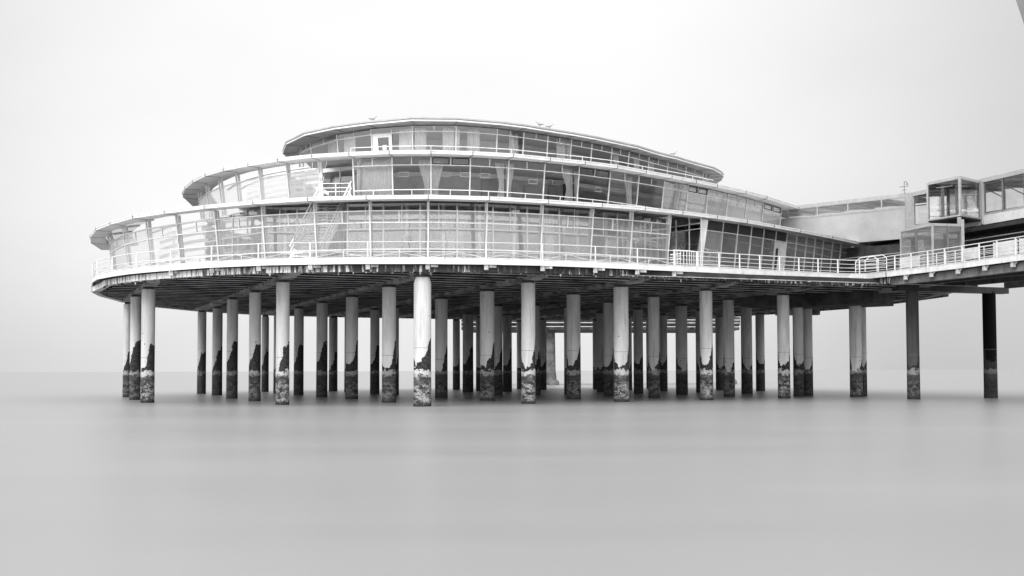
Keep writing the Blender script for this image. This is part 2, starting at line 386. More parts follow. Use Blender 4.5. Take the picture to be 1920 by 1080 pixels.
R2 = [(-32.29, 118.86), (-31.45, 111.99), (-30.99, 109.99), (-29.88, 106.81), (-28.10, 102.94), (-26.13, 99.62), (-23.94, 97.01), (-21.40, 94.80), (-18.59, 92.68), (-15.61, 91.11), (-12.59, 90.30), (-9.40, 89.60), (-6.19, 89.47), (-3.00, 90.06), (.12, 91.04), (3.05, 92.69), (5.93, 94.32), (8.71, 96.23), (11.36, 98.85), (13.89, 101.33), (16.43, 103.94), (18.71, 106.37), (22.11, 110.23), (24.81, 113.66), (29.73, 121.03)]
R2B = [(29.5, 130), (25, 141), (15, 148), (2, 149), (-9, 143), (-15, 131), (-16.5, 120), (-17.5, 108)]
R3 = [(-20.93, 109.08), (-20.92, 106.68), (-19.81, 102.45), (-17.52, 98.55), (-14.65, 95.98), (-11.72, 94.30), (-7.97, 92.76), (-4.37, 93.00), (-.87, 94.43), (1.22, 95.70), (3.34, 97.41), (5.39, 98.95), (7.33, 100.68), (9.31, 102.69), (11.31, 104.70), (13.55, 107.87), (15.57, 110.15), (17.55, 112.87), (20.11, 116.03), (21.30, 118.55), (21.81, 120.18), (22.01, 122.52), (21.87, 124.95)]
R3B = [(20, 133), (13, 140), (3, 142), (-8, 138.5), (-16, 130), (-20, 119)]
ZD = 10.92   # walking level of the round deck

# ---------------------------------------------------------------- round deck
deck = thing('round_deck', 'big round concrete deck on piles with dark ribbed underside and lime stained edge', 'deck', (0, 120, 10))
def dchild(mb, name, mats): return mb.build(name, mats, deck, None)
deck.location = (0, 0, 0)
inn = inset(DK, .62)
out_poly = inn + [(42.5, 103.9)] + DKB[1:]
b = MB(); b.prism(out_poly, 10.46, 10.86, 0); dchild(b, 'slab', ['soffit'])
# deep stained edge beam all round
ring_pts = inn; ring_in = inset(DK, 1.15)
b = MB(); b.ring(ring_pts, ring_in, 9.98, 10.455)
bk = DKB[1:] + [inn[0]]; bki = inset(bk, .6); b.ring(bk, bki, 9.98, 10.455)
dchild(b, 'edge_beam', ['drip'])
rnd = random.Random(11); b = MB(); fp_ = inset(DK, .64); tot = sum(math.dist(a_, c_) for a_, c_ in zip(fp_, fp_[1:]))
q_ = 0
for q in sample(fp_, .19):
    q_ += 1
    if rnd.random() < .45: continue
    h_ = rnd.uniform(.04, .12) + (rnd.random() < .22) * rnd.uniform(.08, .25); w_ = rnd.uniform(.04, .14); x, y = q; y += rnd.uniform(0, .35)
    b._add([(x - w_, y, 9.985), (x + w_, y, 9.985), (x, y + .08, 9.985), (x + rnd.uniform(-.03, .03), y + .02, 9.98 - h_)], [[0, 1, 3], [1, 2, 3], [2, 0, 3]], 0 if rnd.random() < .4 else 1)
tag(dchild(b, 'lime_fringe', ['bracket', 'soffit']), kind='stuff')
b = MB(); fl = inset(DK, .12); b.ring(fl, inset(DK, 1.8), 10.865, 10.92); dchild(b, 'walkway_boards', ['deckfloor'])
# cross beams (bents) under the deck, 9.25 m apart, running away from the viewer
def poly_clip(p, d, poly):
    ts = []
    n = len(poly)
    for i in range(n):
        a = poly[i]; c = poly[(i + 1) % n]; ex, ey = c[0] - a[0], c[1] - a[1]
        den = d[0] * ey - d[1] * ex
        if abs(den) < 1e-9: continue
        t = ((a[0] - p[0]) * ey - (a[1] - p[1]) * ex) / den; s_ = ((a[0] - p[0]) * d[1] - (a[1] - p[1]) * d[0]) / den
        if 0 <= s_ <= 1: ts.append(t)
    return sorted(ts)
bl = math.hypot(.41, 1); bdv = (-.41 / bl, 1 / bl); bpv = (1 / bl, .41 / bl)
for k in range(1, 10):
    p0 = (10 * k - .41 * 100, 100)
    if k == 9: p0 = (p0[0] + .5, 100)
    ts = poly_clip(p0, bdv, out_poly)
    if len(ts) < 2: continue
    t0, t1 = ts[0] + 1.2, ts[-1] - .3
    b = MB(); a = (p0[0] + bdv[0] * t0, p0[1] + bdv[1] * t0); c = (p0[0] + bdv[0] * t1, p0[1] + bdv[1] * t1)
    # haunched ends: shallower towards the rim
    a1 = lerp(a, c, 3.5 / (t1 - t0)); c1 = lerp(a, c, 1 - 3.5 / (t1 - t0)); hw = .5
    def sec(q, zb): return [(q[0] - bpv[0] * hw, q[1] - bpv[1] * hw, zb), (q[0] + bpv[0] * hw, q[1] + bpv[1] * hw, zb), (q[0] + bpv[0] * hw, q[1] + bpv[1] * hw, 10.452), (q[0] - bpv[0] * hw, q[1] - bpv[1] * hw, 10.452)]
    S_ = [sec(a, 10.2), sec(a1, 9.86), sec(c1, 9.86), sec(c, 10.2)]
    for u, v in zip(S_, S_[1:]): b.hexa(u, v)
    dchild(b, 'beam', ['beamc'])
# joists, at right angles to the beams: about 95 thin ribs
s = -55
jn = 0
while s < 60 and jn < 98:
    p0 = (bdv[0] * s + 0, 120 + bdv[1] * s)
    ts = poly_clip(p0, bpv, out_poly)
    if len(ts) >= 2 and ts[-1] - ts[0] > 6:
        a = (p0[0] + bpv[0] * (ts[0] + 1), p0[1] + bpv[1] * (ts[0] + 1)); c = (p0[0] + bpv[0] * (ts[-1] - 1), p0[1] + bpv[1] * (ts[-1] - 1))
        b = MB(); b.bar((*a, 10.28), (*c, 10.28), .14, .35, 1); b.bar((*a, 10.08), (*c, 10.08), .24, .045, 0); dchild(b, 'joist', ['joist', 'soffit']); jn += 1  # web coloured black for shade, lower lip pale as its lit edge
    s += 2.3
# heavy cap under the junction with the pier
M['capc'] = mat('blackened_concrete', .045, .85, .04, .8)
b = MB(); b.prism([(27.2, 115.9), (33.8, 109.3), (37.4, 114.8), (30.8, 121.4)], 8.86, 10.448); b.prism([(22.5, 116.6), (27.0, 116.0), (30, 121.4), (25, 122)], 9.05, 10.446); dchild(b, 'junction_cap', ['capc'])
for q in range(3):  # shallow pilaster ribs on the cap
    pass

# ---------------------------------------------------------------- piles
PL = """1 -39.9 121.8 .9
2 -35.3 110.0 1.0
3 -31.0 99.9 1.13
4 -36.7 138.8 1.01
5 -32.8 130.6 1.1
6 -27.3 114.5 1.07
7 -22.9 104.5 1.04
8 -31.7 150.7 .92
9 -18.1 92.6 1.05
57 -28.7 143.7 .98
10 -23.9 131.5 1.08
11 -19.6 121.0 1.14
12 -23.5 154.2 1.12
13 -15.2 111.4 1.15
58 -20.7 148.3 .96
14 -15.8 135.1 1.06
15 -10.3 98.2 1.16
16 -13.1 130.7 .99
17 -6.7 87.7 1.3
18 -6.9 114.5 1.21
19 -7.8 164.4 1.01
20 -5.5 146.3 1.33
21 -4.3 155.3 .96
22 -2.2 103.7 1.27
23 -1.6 127.6 1.14
24 -.6 148.7 1.14
25 1.2 168.8 1.05
26 1.3 93.8 1.12
27 2.4 126.7 1.15
28 2.9 138.9 .95
29 4.2 162.4 1.11
31 6.3 130.8 1.01
32 5.7 108.6 1.28
33 11.9 165.6 1.05
34 10.9 143.9 1.05
35 10.0 121.6 1.05
36 9.2 98.9 1.26
37 15.6 158.1 1.08
38 14.6 135.8 1.1
39 19.8 168.9 1.0
40 13.6 112.5 1.11
41 19.3 149.8 1.02
42 18.5 128.1 1.28
43 22.3 139.2 1.01
44 17.2 103.9 1.13
45 27.4 154.9 1.08
46 21.7 117.5 1.11
48 26.1 130.6 1.23
49 31.2 147.6 1.11
50 25.5 110.2 1.13
51 28.6 117.3 1.03
52 30.1 119.4 .93
53 33.5 114.4 1.18
54 34.95 117.4 .98"""
piles = []
for l in PL.split('\n'):
    i, x, y, d = l.split(); piles.append([int(i), float(x), float(y), float(d), 9.64])
for p in piles:
    if p[0] in (51, 52, 53, 54): p[4] = 8.86
piles.append([55, 35.9, 105.1, 1.1, 9.64]); piles.append([56, 44.1, 108.3, 1.18, 9.64])
pmesh = {}
def pile_mesh(top, chamf=False):
    b = MB(); n = 40
    pr = [(.5, -3), (.515, 0), (.515, .3), (.51, 1.2), (.508, 2.5), (.5, 2.8), (.5, top)]
    if chamf: pr = pr[:-1] + [(.5, top - .42), (.40, top)]
    b.lathe(pr, n); return b
FRONT = {3, 9, 17, 26, 36, 44, 50}; MID = {2, 15, 22, 32, 40, 7, 13, 46, 53, 55, 1}
lines = {}
for p in piles:
    if p[0] not in (51, 52, 53, 54, 55, 56):
        lines.setdefault(max(1, min(9, round((p[1] + .41 * p[2]) / 10))), []).append(p)
LB = {}
for k, L_ in lines.items():
    for j, p in enumerate(sorted(L_, key=lambda p: p[2])):
        LB[p[0]] = ('pale concrete pile, %s from the front in the %s slanting pile line from the left' % (ORD[j], ORD[k - 1])) if j else ('pale concrete pile at the front end of the %s slanting pile line from the left' % ORD[k - 1])
LB[17] = 'thickest pale concrete pile, with chamfered shoulders, foremost under the deck edge'
LB[51] = 'left pile of the rear pair under the dark junction cap beam'
LB[52] = 'pile just right of its neighbour, in the rear left pair under the junction cap'
LB[53] = 'pale front pile of the pair below the right end of the dark junction cap'
LB[54] = 'half hidden rear pile of the pair below the right end of the junction cap'
LB[55] = 'grey pile holding the near side of the pier, right of the round deck'
LB[56] = 'nearly black pile farthest right under the pier'
protos = {}
for p in piles:
    i, x, y, d, top = p
    key = (top, i == 17)
    if key not in protos:
        me = pile_mesh(top, i == 17).build('pile', ['pile' ]); protos[key] = me; o = me
        capm = MB(); capm.prism([(-.36, -.36), (.36, -.36), (.36, .36), (-.36, .36)], 9.645, 9.858); 
        if top > 9: cp = capm.build('bearing_pad', ['dark'], o)
    else:
        src = protos[key]; o = src.copy(); COL.objects.link(o)
        for ch in src.children:
            c = ch.copy(); COL.objects.link(c); c.parent = o
    o.location = (x, y, 0); o.scale = (d / 1.0, d / 1.0, 1)
    # the low side of the weed turns from west (left piles) to the camera side (right piles)
    t = max(0, min(1, (x + 32) / 52)); ang = math.radians(-78 * (1 - t) + random.uniform(-20, 20) + math.degrees(math.atan2(-x, y)) * .6)
    o.rotation_euler = (0, 0, ang)
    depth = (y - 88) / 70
    o['growth_shade'] = .95 if i in FRONT else (.42 if i in MID else max(.04, .28 - .3 * depth))  # growth also darker towards the rear, painting shade under the deck
    o['shade_tone'] = (.86 + .010 * max(0, x)) if i in FRONT else max(.6, 1.08 - .5 * depth)  # concrete darker to the rear, lighter at front right: light painted into its tone
    if i == 55: o['shade_tone'] = .13; o['growth_shade'] = .3
    if i == 56: o['shade_tone'] = .0; o['growth_shade'] = .03
    tag(o, LB[i], 'pile', 'concrete piles standing in the sea')

# ---------------------------------------------------------------- white rim fascia, brackets and railing of the round deck
rim = thing('deck_railing', 'white tubular railing and fascia round the outer edge of the round deck', 'railing')
b = MB(); b.ring(DK, inset(DK, .10), 10.50, 10.93); b.ring(inset(DK, -.03), inset(DK, .12), 10.935, 10.99)
b.ring(DK[:1] and [DKB[-1], DK[0]], inset([DKB[-1], DK[0]], .1), 10.5, 10.93)
b.build('fascia', ['white'], rim)
RP = inset(DK, .06)
# arc-length sampling
def cut(P, x0, x1):
    Q = []
    for a, c in zip(P, P[1:]):
        for t in [i / 12 for i in range(12)]:
            q = lerp(a, c, t)
            if x0 <= q[0] <= x1: Q.append(q)
    return Q
# left / front part: top rail, middle rail, posts every bay
RL = [p for p in RP if p[0] < 12.9]
RR = [p for p in RP if p[0] > 12.5]
b = MB(); b.path([(x, y, 12.14) for x, y in RL], .038); b.build('handrail', ['white'], rim)
b = MB(); b.path([(x, y, 11.42) for x, y in RL], .026); b.build('rail', ['white'], rim)
posts = [(-37.0, 103.3), (-35.4, 99.9), (-33.1, 96.9), (-30.1, 93.8), (-26.6, 91.2), (-22.8, 88.8), (-18.9, 87.2), (-14.9, 86.35), (-10.6, 86.0), (-6.2, 86.1), (-1.9, 86.7), (2.3, 87.8), (6.4, 89.6), (9.8, 91.3), (12.9, 93.0)]
posts[:] = [(x, y) for x, y in posts]
for x, y in posts:
    b = MB(); b.bar((x, y, 10.5), (x, y, 12.14), .09, .09); b.build('post', ['white'], rim)
for (xa, ya), (xb, yb) in zip(posts, posts[1:]):     # low diagonal braces of the windscreen rail
    b = MB(); m_ = ((xa + xb) / 2, (ya + yb) / 2 + .2); z0, z1 = 11.0, 11.42
    b.bar((xa, ya + .2, z0), (*m_, z1), .035, .035); b.bar((*m_, z1), (xb, yb + .2, z0), .035, .035); b.build('brace', ['white'], rim)
# five extra rails on the left tip and the whole right part
def multirail(P, zs, top=12.14, parent=rim, matn='white', r=.024, rt_=.038):
    b = MB(); b.path([(x, y, top) for x, y in P], rt_); b.build('handrail', [matn], parent)
    for z in zs: b = MB(); b.path([(x, y, z) for x, y in P], r); b.build('rail', [matn], parent)
multirail(RR, [11.14, 11.45, 11.78])
for q in sample(RR, 2.15, .3):
    b = MB(); b.bar((*q, 10.6), (*q, 12.14), .10, .07); b.build('post', ['white'], rim)
tip = RP[:3]
for z in (11.18, 11.78): b = MB(); b.path([(x, y, z) for x, y in tip], .024); b.build('rail', ['white'], rim)
# brackets under the fascia
for q in posts[4:] + sample(RR, 5.2, 4.0):
    n_ = (0, 1)
    b = MB(); x, y = q; y += .05
    b.prism([(x - .16, y), (x + .16, y), (x + .16, y + .5), (x - .16, y + .5)], 10.12, 10.495)
    b.prism([(x + .22, y + .12), (x + .75, y + .3), (x + .75, y + .42), (x + .22, y + .42)], 10.3, 10.49)
    b.build('bracket', ['bracket'], rim)

# ---------------------------------------------------------------- glazing builder
def facade_bay(parent, a0, a1, b0, b1, zb, zt, hbars, fw=.09, frame='white', glassm='window', vbars=(), depth=.12, name='window', endpost=True, panes=None):
    """a0,a1 bottom corners; b0,b1 top corners. hbars: heights of transoms. vbars: (t, zlo, zhi) extra mullions"""
    def P(t, z):
        s_ = (z - zb) / (zt - zb); lo = lerp(a0, a1, t); hi = lerp(b0, b1, t); q = lerp(lo, hi, s_); return (q[0], q[1], z)
    dx, dy = a1[0] - a0[0], a1[1] - a0[1]; l = math.hypot(dx, dy); nrm = (-dy / l, dx / l, 0)
    m = MB()
    m.bar(P(0, zb), P(0, zt), fw, depth, 0, nrm)
    if endpost: m.bar(P(1, zb), P(1, zt), fw, depth, 0, nrm)
    for z in hbars: m.bar(P(.0, z), P(1, z), depth * .9, fw * .8, 0)
    for t, z0, z1 in vbars: m.bar(P(t, z0), P(t, z1), fw * .75, depth * .85, 0, nrm)
    fr = m.build(name, [frame] if isinstance(frame, str) else frame, parent)
    for z0, z1, gm in (panes or [(zb, zt, glassm)]):
        if gm is None: continue
        g = MB(); g.quad(P(0, z0), P(1, z0), P(1, z1), P(0, z1)); g.build('pane', [gm], fr)
    return fr

pav = thing('pier_pavilion', 'three tiered round glass pavilion with white curved roofs on the round deck', 'building')
# roofs ----------------------------------------------------
def roof(E, B, z, fh, name, mats, solid_from, ring_w=3.6, rise=.42, grey=False, fill_skylight=False):
    """E visible edge, B hidden closure; the eaves soffit rises inwards to the ceiling"""
    Es = smooth(E); E1 = inset(Es, 1.15); Ein = inset(Es, ring_w)
    m = MB()
    def strip(A, C, za0, za1, zc0, zc1, mi=0 if grey else 1):  # white eaves use the lifted white to brighten their shaded undersides
        for i in range(len(A) - 1):
            m.hexa([(*A[i], za0), (*A[i + 1], za0), (*C[i + 1], zc0), (*C[i], zc0)], [(*A[i], za1), (*A[i + 1], za1), (*C[i + 1], zc1), (*C[i], zc1)], mi)
    e1 = .03
    strip(E, E1, z - fh, z, z - fh + e1, z + e1)
    if not fill_skylight: strip(E1, Ein, z - fh + e1, z + e1, z - fh + rise, z + rise - .05)
    m.ring(inset(E, -.07), inset(E, -.002), z - fh * .42, z - .01, 1 if grey else 0)
    m.ring(inset(E, -.04), inset(E, -.002), z - fh - .02, z - fh * .72, 2 if grey else 0)
    main = inset(Es, ring_w - .25)[solid_from:] + B
    m.prism(main, z - fh + rise + .03, z + rise - .07)
    o = m.build(name, mats, pav)
    if fill_skylight:      # added frosted roof band, lets fill light into the gallery
        m = MB()
        for i in range(len(E) - 1): m.quad((*E1[i], z), (*E1[i + 1], z), (*Ein[i + 1], z + rise), (*Ein[i], z + rise))
        m.build('added_roof_glazing', ['fill_skylight'], o)
        for i in range(len(E)): m = MB(); m.bar((*E1[i], z - .05), (*Ein[i], z + rise - .05), .08, .1); m.build('added_roof_bar', ['white_lift'], o)
    for i in range(1, len(E) - 1):                                   # dark sheet joints: one narrow seam each
        j = MB(); e = inset(E, -.085)[i]; f = E1[i]
        if not grey: j.bar((*e, z - fh * .5), (*lerp(e, f, .02), z - fh * .5), .035, fh * 1.05)
        j.bar((*e, z - fh - .03), (*f, z - fh - .03 + e1), .035, .02)
        j.build('seam', ['joint'], o)
    return o
roof(R1, R1B, 15.45, .27, 'roof', ['white', 'white_lift'], 7, fill_skylight=True)
roof(R2, R2B, 19.60, .27, 'roof', ['white', 'white_lift'], 9, 2.4, .2)
roof(R3, R3B, 22.87, .30, 'roof', ['roofgrey', 'greymetal', 'white'], 0, 2.4, .12, True)
# upper roof closes on the left as well: thin crown so the edge line reads as a slab
crown = MB(); crown.prism(inset(smooth(R3), 1.0) + R3B, 22.86, 23.0); crown.build('roof_crown', ['roofgrey'], pav)

# tiers: glass line tops (measured outline less the eaves) -------
S1 = [(-39.6, 114.9), (-37.5, 108.6), (-33.75, 101.37), (-30.48, 97.34), (-27.08, 94.15), (-23.27, 91.43), (-19.09, 89.09), (-14.81, 87.46), (-10.55, 86.61), (-6.18, 86.48), (-1.83, 87.28), (2.38, 88.82), (6.35, 90.73), (9.63, 92.66), (12.96, 95.08)]
F1 = [(16.25, 97.87), (18.04, 99.6), (19.61, 101.16), (21.1, 102.75), (22.53, 104.31), (23.99, 105.97), (25.35, 107.53), (26.62, 109.04), (27.91, 110.59), (29.1, 112.01), (30.25, 113.41), (31.62, 115.11), (32.87, 116.66), (35.1, 119.41)]
S2 = [(-30.36, 113.4), (-29.2, 108.6), (-27.41, 104.52), (-25.36, 100.93), (-23.26, 98.27), (-20.83, 95.99), (-18.15, 94.0), (-15.32, 92.5)]
F2 = [(-12.47, 91.56), (-9.33, 90.95), (-6.29, 90.85), (-3.23, 91.35), (-.22, 92.4), (2.68, 93.87), (5.55, 95.61), (8.26, 97.65), (10.93, 100.11), (13.41, 102.58), (15.91, 105.16), (18.1, 107.54), (20.45, 110.24), (22.84, 113.3), (25.14, 116.45), (27.82, 120.37)]
F3 = [(-19.4, 106.0), (-18.7, 103.6), (-17.48, 101.42), (-14.68, 97.92), (-11.55, 95.74), (-8.06, 94.46), (-4.51, 94.51), (-1.18, 95.79), (1.02, 97.15), (3.08, 98.7), (5.15, 100.41), (7.04, 102.14), (8.96, 104.1), (10.68, 106.05), (12.81, 108.72), (14.93, 111.4), (17.07, 114.17), (19.32, 117.54), (20.3, 119.8), (20.7, 122.5)]
LEAN = .13
# tier 1 windscreen: milky glass below, open clear strip above
zb, zt = 10.93, 15.24
S1b = inset(S1, LEAN * (zt - zb))
for i in range(len(S1) - 1):
    facade_bay(pav, S1b[i], S1b[i + 1], S1[i], S1[i + 1], zb, zt, [11.05, 11.70, 13.66, 14.52], .11, 'white', vbars=[(.5, 13.66, 14.52), (.5, 11.0, 11.7)],
               name='windscreen', panes=[(zb, 14.52, 'milkpale' if i < 4 else 'milk')])
    m = MB(); q = S1b[i]; r = S1[i]; o_ = .28
    q2 = inset(S1b, o_)[i]; r2__ = inset(S1, o_)[i]
    m.bar((*q2, zb), (*r2__, zt + .003), .20, .26); m.build('column', ['white2'], pav)
m = MB(); m.bar((*inset(S1b, .15)[-1], zb), (*inset(S1, .15)[-1], zt + .003), .26, .26); m.build('column', ['white'], pav)

# tier 1 inner glass wall, four metres behind the windscreen
I1a = [(-21.5, 124), (-24.3, 113), (-26.6, 104.0), (-25.8, 98.5), (-22.6, 94.7), (-19.5, 91.4), (-16.8, 91.4), (-14.4, 91.1), (-12.6, 89.75)]
I1c = [(-12.6, 89.75), (-9.0, 89.2), (-6, 89.1), (-3, 89.6), (0, 90.6), (2.9, 91.9), (5.7, 93.4), (8.4, 95.1), (10.6, 97.0), (12.4, 99.4)]
Lc = sum(math.dist(a_, c_) for a_, c_ in zip(I1c, I1c[1:]))
I1 = I1a[:-1] + sample(I1c, Lc / 10 - 1e-4)
for i in range(len(I1) - 1):
    a, c = I1[i], I1[i + 1]
    facade_bay(pav, a, c, a, c, 10.95, 15.46, [11.0, 11.5, 13.5], .13, 'white_lift', vbars=[(.5, 13.5, 15.46)],
               name='inner_window', panes=[(10.95, 15.46, 'window_in')])
    m = MB(); q = lerp(a, c, .62); m.bar((q[0], q[1] + .55, 10.95), (q[0], q[1] + .55, 15.45), .22, .22); m.build('inner_column', ['white_lift'], pav)
m = MB(); gp = smooth(S1)[2:]; m.ring(inset(gp, .5), inset(gp, 3.2), 10.925, 10.945); m.build('gallery_floor', ['inwhite_lift'], pav)
# end wall of the recess, thick white column, right-hand facade
E0, E1 = (12.9, 100.0), (15.6, 96.2)
facade_bay(pav, E0, E1, E0, E1, 10.95, 15.3, [11.2, 14.3, 14.75], .09, 'white', vbars=[(.36, 10.95, 15.3), (.7, 10.95, 15.3)], name='inner_window', panes=[(10.95, 15.3, 'window_in')])
facade_bay(pav, I1[-1], E0, I1[-1], E0, 10.95, 15.08, [13.25, 14.25], .09, 'white', name='inner_window', panes=[(10.95, 15.08, 'window')])
G0, G1 = (9.3, 97.4), (12.75, 95.75)
facade_bay(pav, G0, G1, G0, G1, 10.95, 15.2, [11.2, 13.5, 14.2], .16, 'white_lift', vbars=[(.5, 10.95, 15.2)], name='return_window', panes=[(10.95, 15.2, 'window_in')])
m = MB(); m.bar((15.45, 97.3, 10.93), (16.0, 96.75, 15.105), .50, .5); m.build('column', ['white'], pav)
F1b = inset(F1, LEAN * 4.1)
for i in range(len(F1) - 1):
    blk = i < 6; ztr = 14.38
    full = (i not in (2,))
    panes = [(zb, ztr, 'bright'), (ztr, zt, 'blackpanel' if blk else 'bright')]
    vb = [] if i < 6 or i == len(F1) - 2 else [(.5, ztr, zt)]
    if i >= 6 and i % 2 == 1 and i < 12: pass
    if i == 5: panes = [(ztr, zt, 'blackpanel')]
    if i == len(F1) - 2: panes = [(zb, zt, 'milk')]
    facade_bay(pav, F1b[i], F1b[i + 1], F1[i], F1[i + 1], zb, zt, [zb + .06, ztr], .08, 'white', panes=panes, endpost=(i == len(F1) - 2))
# white door with narrow glass, in the right-hand facade
i = 5; m = MB()
def PF(t, z, o=0): 
    s_ = (z - zb) / (zt - zb); q = lerp(lerp(F1b[i], F1b[i + 1], t), lerp(F1[i], F1[i + 1], t), s_); return (q[0], q[1] - o, z)
m.hexa([PF(.04, zb), PF(.96, zb), PF(.96, zb, -.1), PF(.04, zb, -.1)], [PF(.04, 14.33), PF(.96, 14.33), PF(.96, 14.33, -.1), PF(.04, 14.33, -.1)])
dr = m.build('door', ['white'], pav)
m = MB(); m.hexa([PF(.12, 11.4, .03), PF(.34, 11.4, .03), PF(.34, 11.4, .0), PF(.12, 11.4, .0)], [PF(.12, 13.7, .03), PF(.34, 13.7, .03), PF(.34, 13.7, 0), PF(.12, 13.7, 0)]); m.build('door_pane', ['blackpanel'], dr)

# tier 2 -----------------------------------------------------------
zb2, zt2 = 15.85, 19.30
S2b = inset(S2, LEAN * (zt2 - zb2))
for i in range(len(S2) - 1):
    facade_bay(pav, S2b[i], S2b[i + 1], S2[i], S2[i + 1], zb2, zt2, [16.05, 18.55], .08, 'white2', vbars=[(.5, zb2, 16.05)],
               name='windscreen', panes=[(16.05, 18.55, 'milkpale'), (15.62, 16.05, 'blackpanel' if i > 3 else 'milk')])
    m = MB(); m.bar((*inset(S2b, .25)[i], zb2), (*inset(S2, .25)[i], zt2 + .003), .17, .22); m.build('column', ['white2'], pav)
m = MB(); m.bar((*inset(S2b, .12)[-1], zb2), (*inset(S2, .12)[-1], zt2 + .003), .3, .24); m.build('column', ['white'], pav)
F2b = inset(F2, LEAN * (zt2 - zb2))
for i in range(len(F2) - 1):
    hb = [zb2 + .04, 16.80, 18.70]
    bf = i in (2, 6, 10, 14)
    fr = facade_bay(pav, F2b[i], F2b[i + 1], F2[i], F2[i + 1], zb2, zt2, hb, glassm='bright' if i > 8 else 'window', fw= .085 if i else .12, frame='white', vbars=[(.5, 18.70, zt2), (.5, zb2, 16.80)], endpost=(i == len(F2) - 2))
    if bf:   # dark opening lights in the clerestory
        for t0, t1 in ((.04, .46), (.54, .96)):
            m = MB()
            def P2(t, z):
                s_ = (z - zb2) / (zt2 - zb2); q = lerp(lerp(F2b[i], F2b[i + 1], t), lerp(F2[i], F2[i + 1], t), s_); return (q[0], q[1] - .05, z)
            z0, z1 = 18.78, zt2 - .06
            for u, v in (((t0, z0), (t1, z0)), ((t1, z0), (t1, z1)), ((t1, z1), (t0, z1)), ((t0, z1), (t0, z0))): m.bar(P2(*u), P2(*v), .07, .07)
            m.build('opening_light', ['frameblack'], fr)
# white gusset plates at the foot of the middle windows
for i in (1, 3, 4, 5, 6):
    m = MB(); a = F2b[i]; c = lerp(F2b[i], F2b[i + 1], .42 if i != 1 else .5)
    if i == 1: a = F2b[1]; c = lerp(F2b[1], F2b[0], .45)
    m._add([(a[0], a[1] - .09, 15.6), (c[0], c[1] - .09, 15.6), (a[0], a[1] - .09, 16.32), (a[0], a[1] - .16, 15.6), (c[0], c[1] - .16, 15.6), (a[0], a[1] - .16, 16.32)],
           [[0, 1, 2], [5, 4, 3], [0, 3, 4, 1], [1, 4, 5, 2], [2, 5, 3, 0]]); m.build('gusset', ['white'], pav)
# recess wall at the left of tier 2
I2 = [(-17.0, 114), (-18.3, 104), (-18.9, 98.8), (-17.2, 97.2), (-15.6, 96.1), (-14.0, 95.2), (-12.3, 94.5), (-12.0, 91.9)]
for i in range(len(I2) - 1):
    facade_bay(pav, I2[i], I2[i + 1], I2[i], I2[i + 1], zb2, zt2, [zb2 + .05, 18.7 if i < 3 else 19.0], .09, 'white', panes=[(zb2, 19.0, 'window'), (19.0, zt2, 'white')], name='inner_window')
# tier 3 -----------------------------------------------------------
zb3, zt3 = 19.66, 22.52
F3b = inset(F3, LEAN * .8 * (zt3 - zb3))
for i in range(len(F3) - 1):
    end = i < 2 or i > 16
    fr = facade_bay(pav, F3b[i], F3b[i + 1], F3[i], F3[i + 1], zb3, zt3, [zb3 + .3, 22.06], .075, 'white', vbars=[(.5, 22.06, zt3)] if not end or i > 16 else [(.5, 22.06, zt3)], endpost=(i == len(F3) - 2),
               panes=[(zb3, 22.06, 'window'), (22.06, zt3, 'window')])
    if i == 4:   # white double-leaf door with a notice on its glass
        m = MB()
        def P3(t, z, o):
            s_ = (z - zb3) / (zt3 - zb3); q = lerp(lerp(F3b[4], F3b[5], t), lerp(F3[4], F3[5], t), s_); return (q[0], q[1] - o, z)
        def slab(m, t0, t1, z0, z1, o0, o1): m.hexa([P3(t0, z0, o1), P3(t1, z0, o1), P3(t1, z0, o0), P3(t0, z0, o0)], [P3(t0, z1, o1), P3(t1, z1, o1), P3(t1, z1, o0), P3(t0, z1, o0)])
        slab(m, .02, .16, zb3, 22.02, .0, .08); slab(m, .42, .50, zb3, 22.02, .0, .08); slab(m, .16, .42, 21.75, 22.02, .0, .08); slab(m, .16, .42, 19.66, 20.3, 0, .08)
        dr = m.build('door', ['white'], pav)
        m = MB(); slab(m, .26, .36, 20.75, 21.15, .0, .03); m.build('notice', ['white'], dr)
# balcony rail in front of tier 3
m = MB(); e = inset(R2, .35)[10:-3]; m.path([(x, y, 19.98) for x, y in e], .035); 
for x, y in e[::2]: m.cyl((x, y, 19.63), (x, y, 19.98), .025)
m.build('balcony_rail', ['white'], pav)
# floors, cores and interior walls
def solid(poly, z0, z1, name, mm): m = MB(); m.prism(poly, z0, z1); return m.build(name, [mm], pav)
core1 = [(-21.5, 112), (-23.2, 104), (-22.0, 99.5), (-19, 95.3), (-12.5, 94.6), (-8, 93.8), (-3, 94), (2, 96.0), (7, 99), (11, 103), (20, 104.5), (30, 115), (31, 124), (22, 140), (0, 146), (-14, 138), (-19, 122)]
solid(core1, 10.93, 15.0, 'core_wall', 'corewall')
core2 = [(-16, 114), (-16.3, 104), (-15.2, 99.6), (-10.5, 98.3), (-6.0, 97.6), (-1.5, 99.0), (4, 102.4), (9, 106.8), (15, 113), (22, 121.5), (20, 133), (5, 139), (-8, 130)]
solid(core2, 15.50, 19.2, 'core_wall', 'inwall')
core3 = [(-12, 112), (-12, 104), (-8.5, 100.2), (-4, 100), (1, 102.4), (6, 107), (11, 113), (15, 120), (12, 132), (-4, 133)]
solid(core3, 19.63, 22.5, 'core_wall', 'inwall')
# light bulkhead band high on the middle tier's inner wall
bz = [(p[0], p[1]) for p in core2[3:10]]
m = MB(); m.ring(inset(bz, -.9), inset(bz, -.02), 18.85, 19.18); m.build('bulkhead', ['inwhite_lift'], pav)

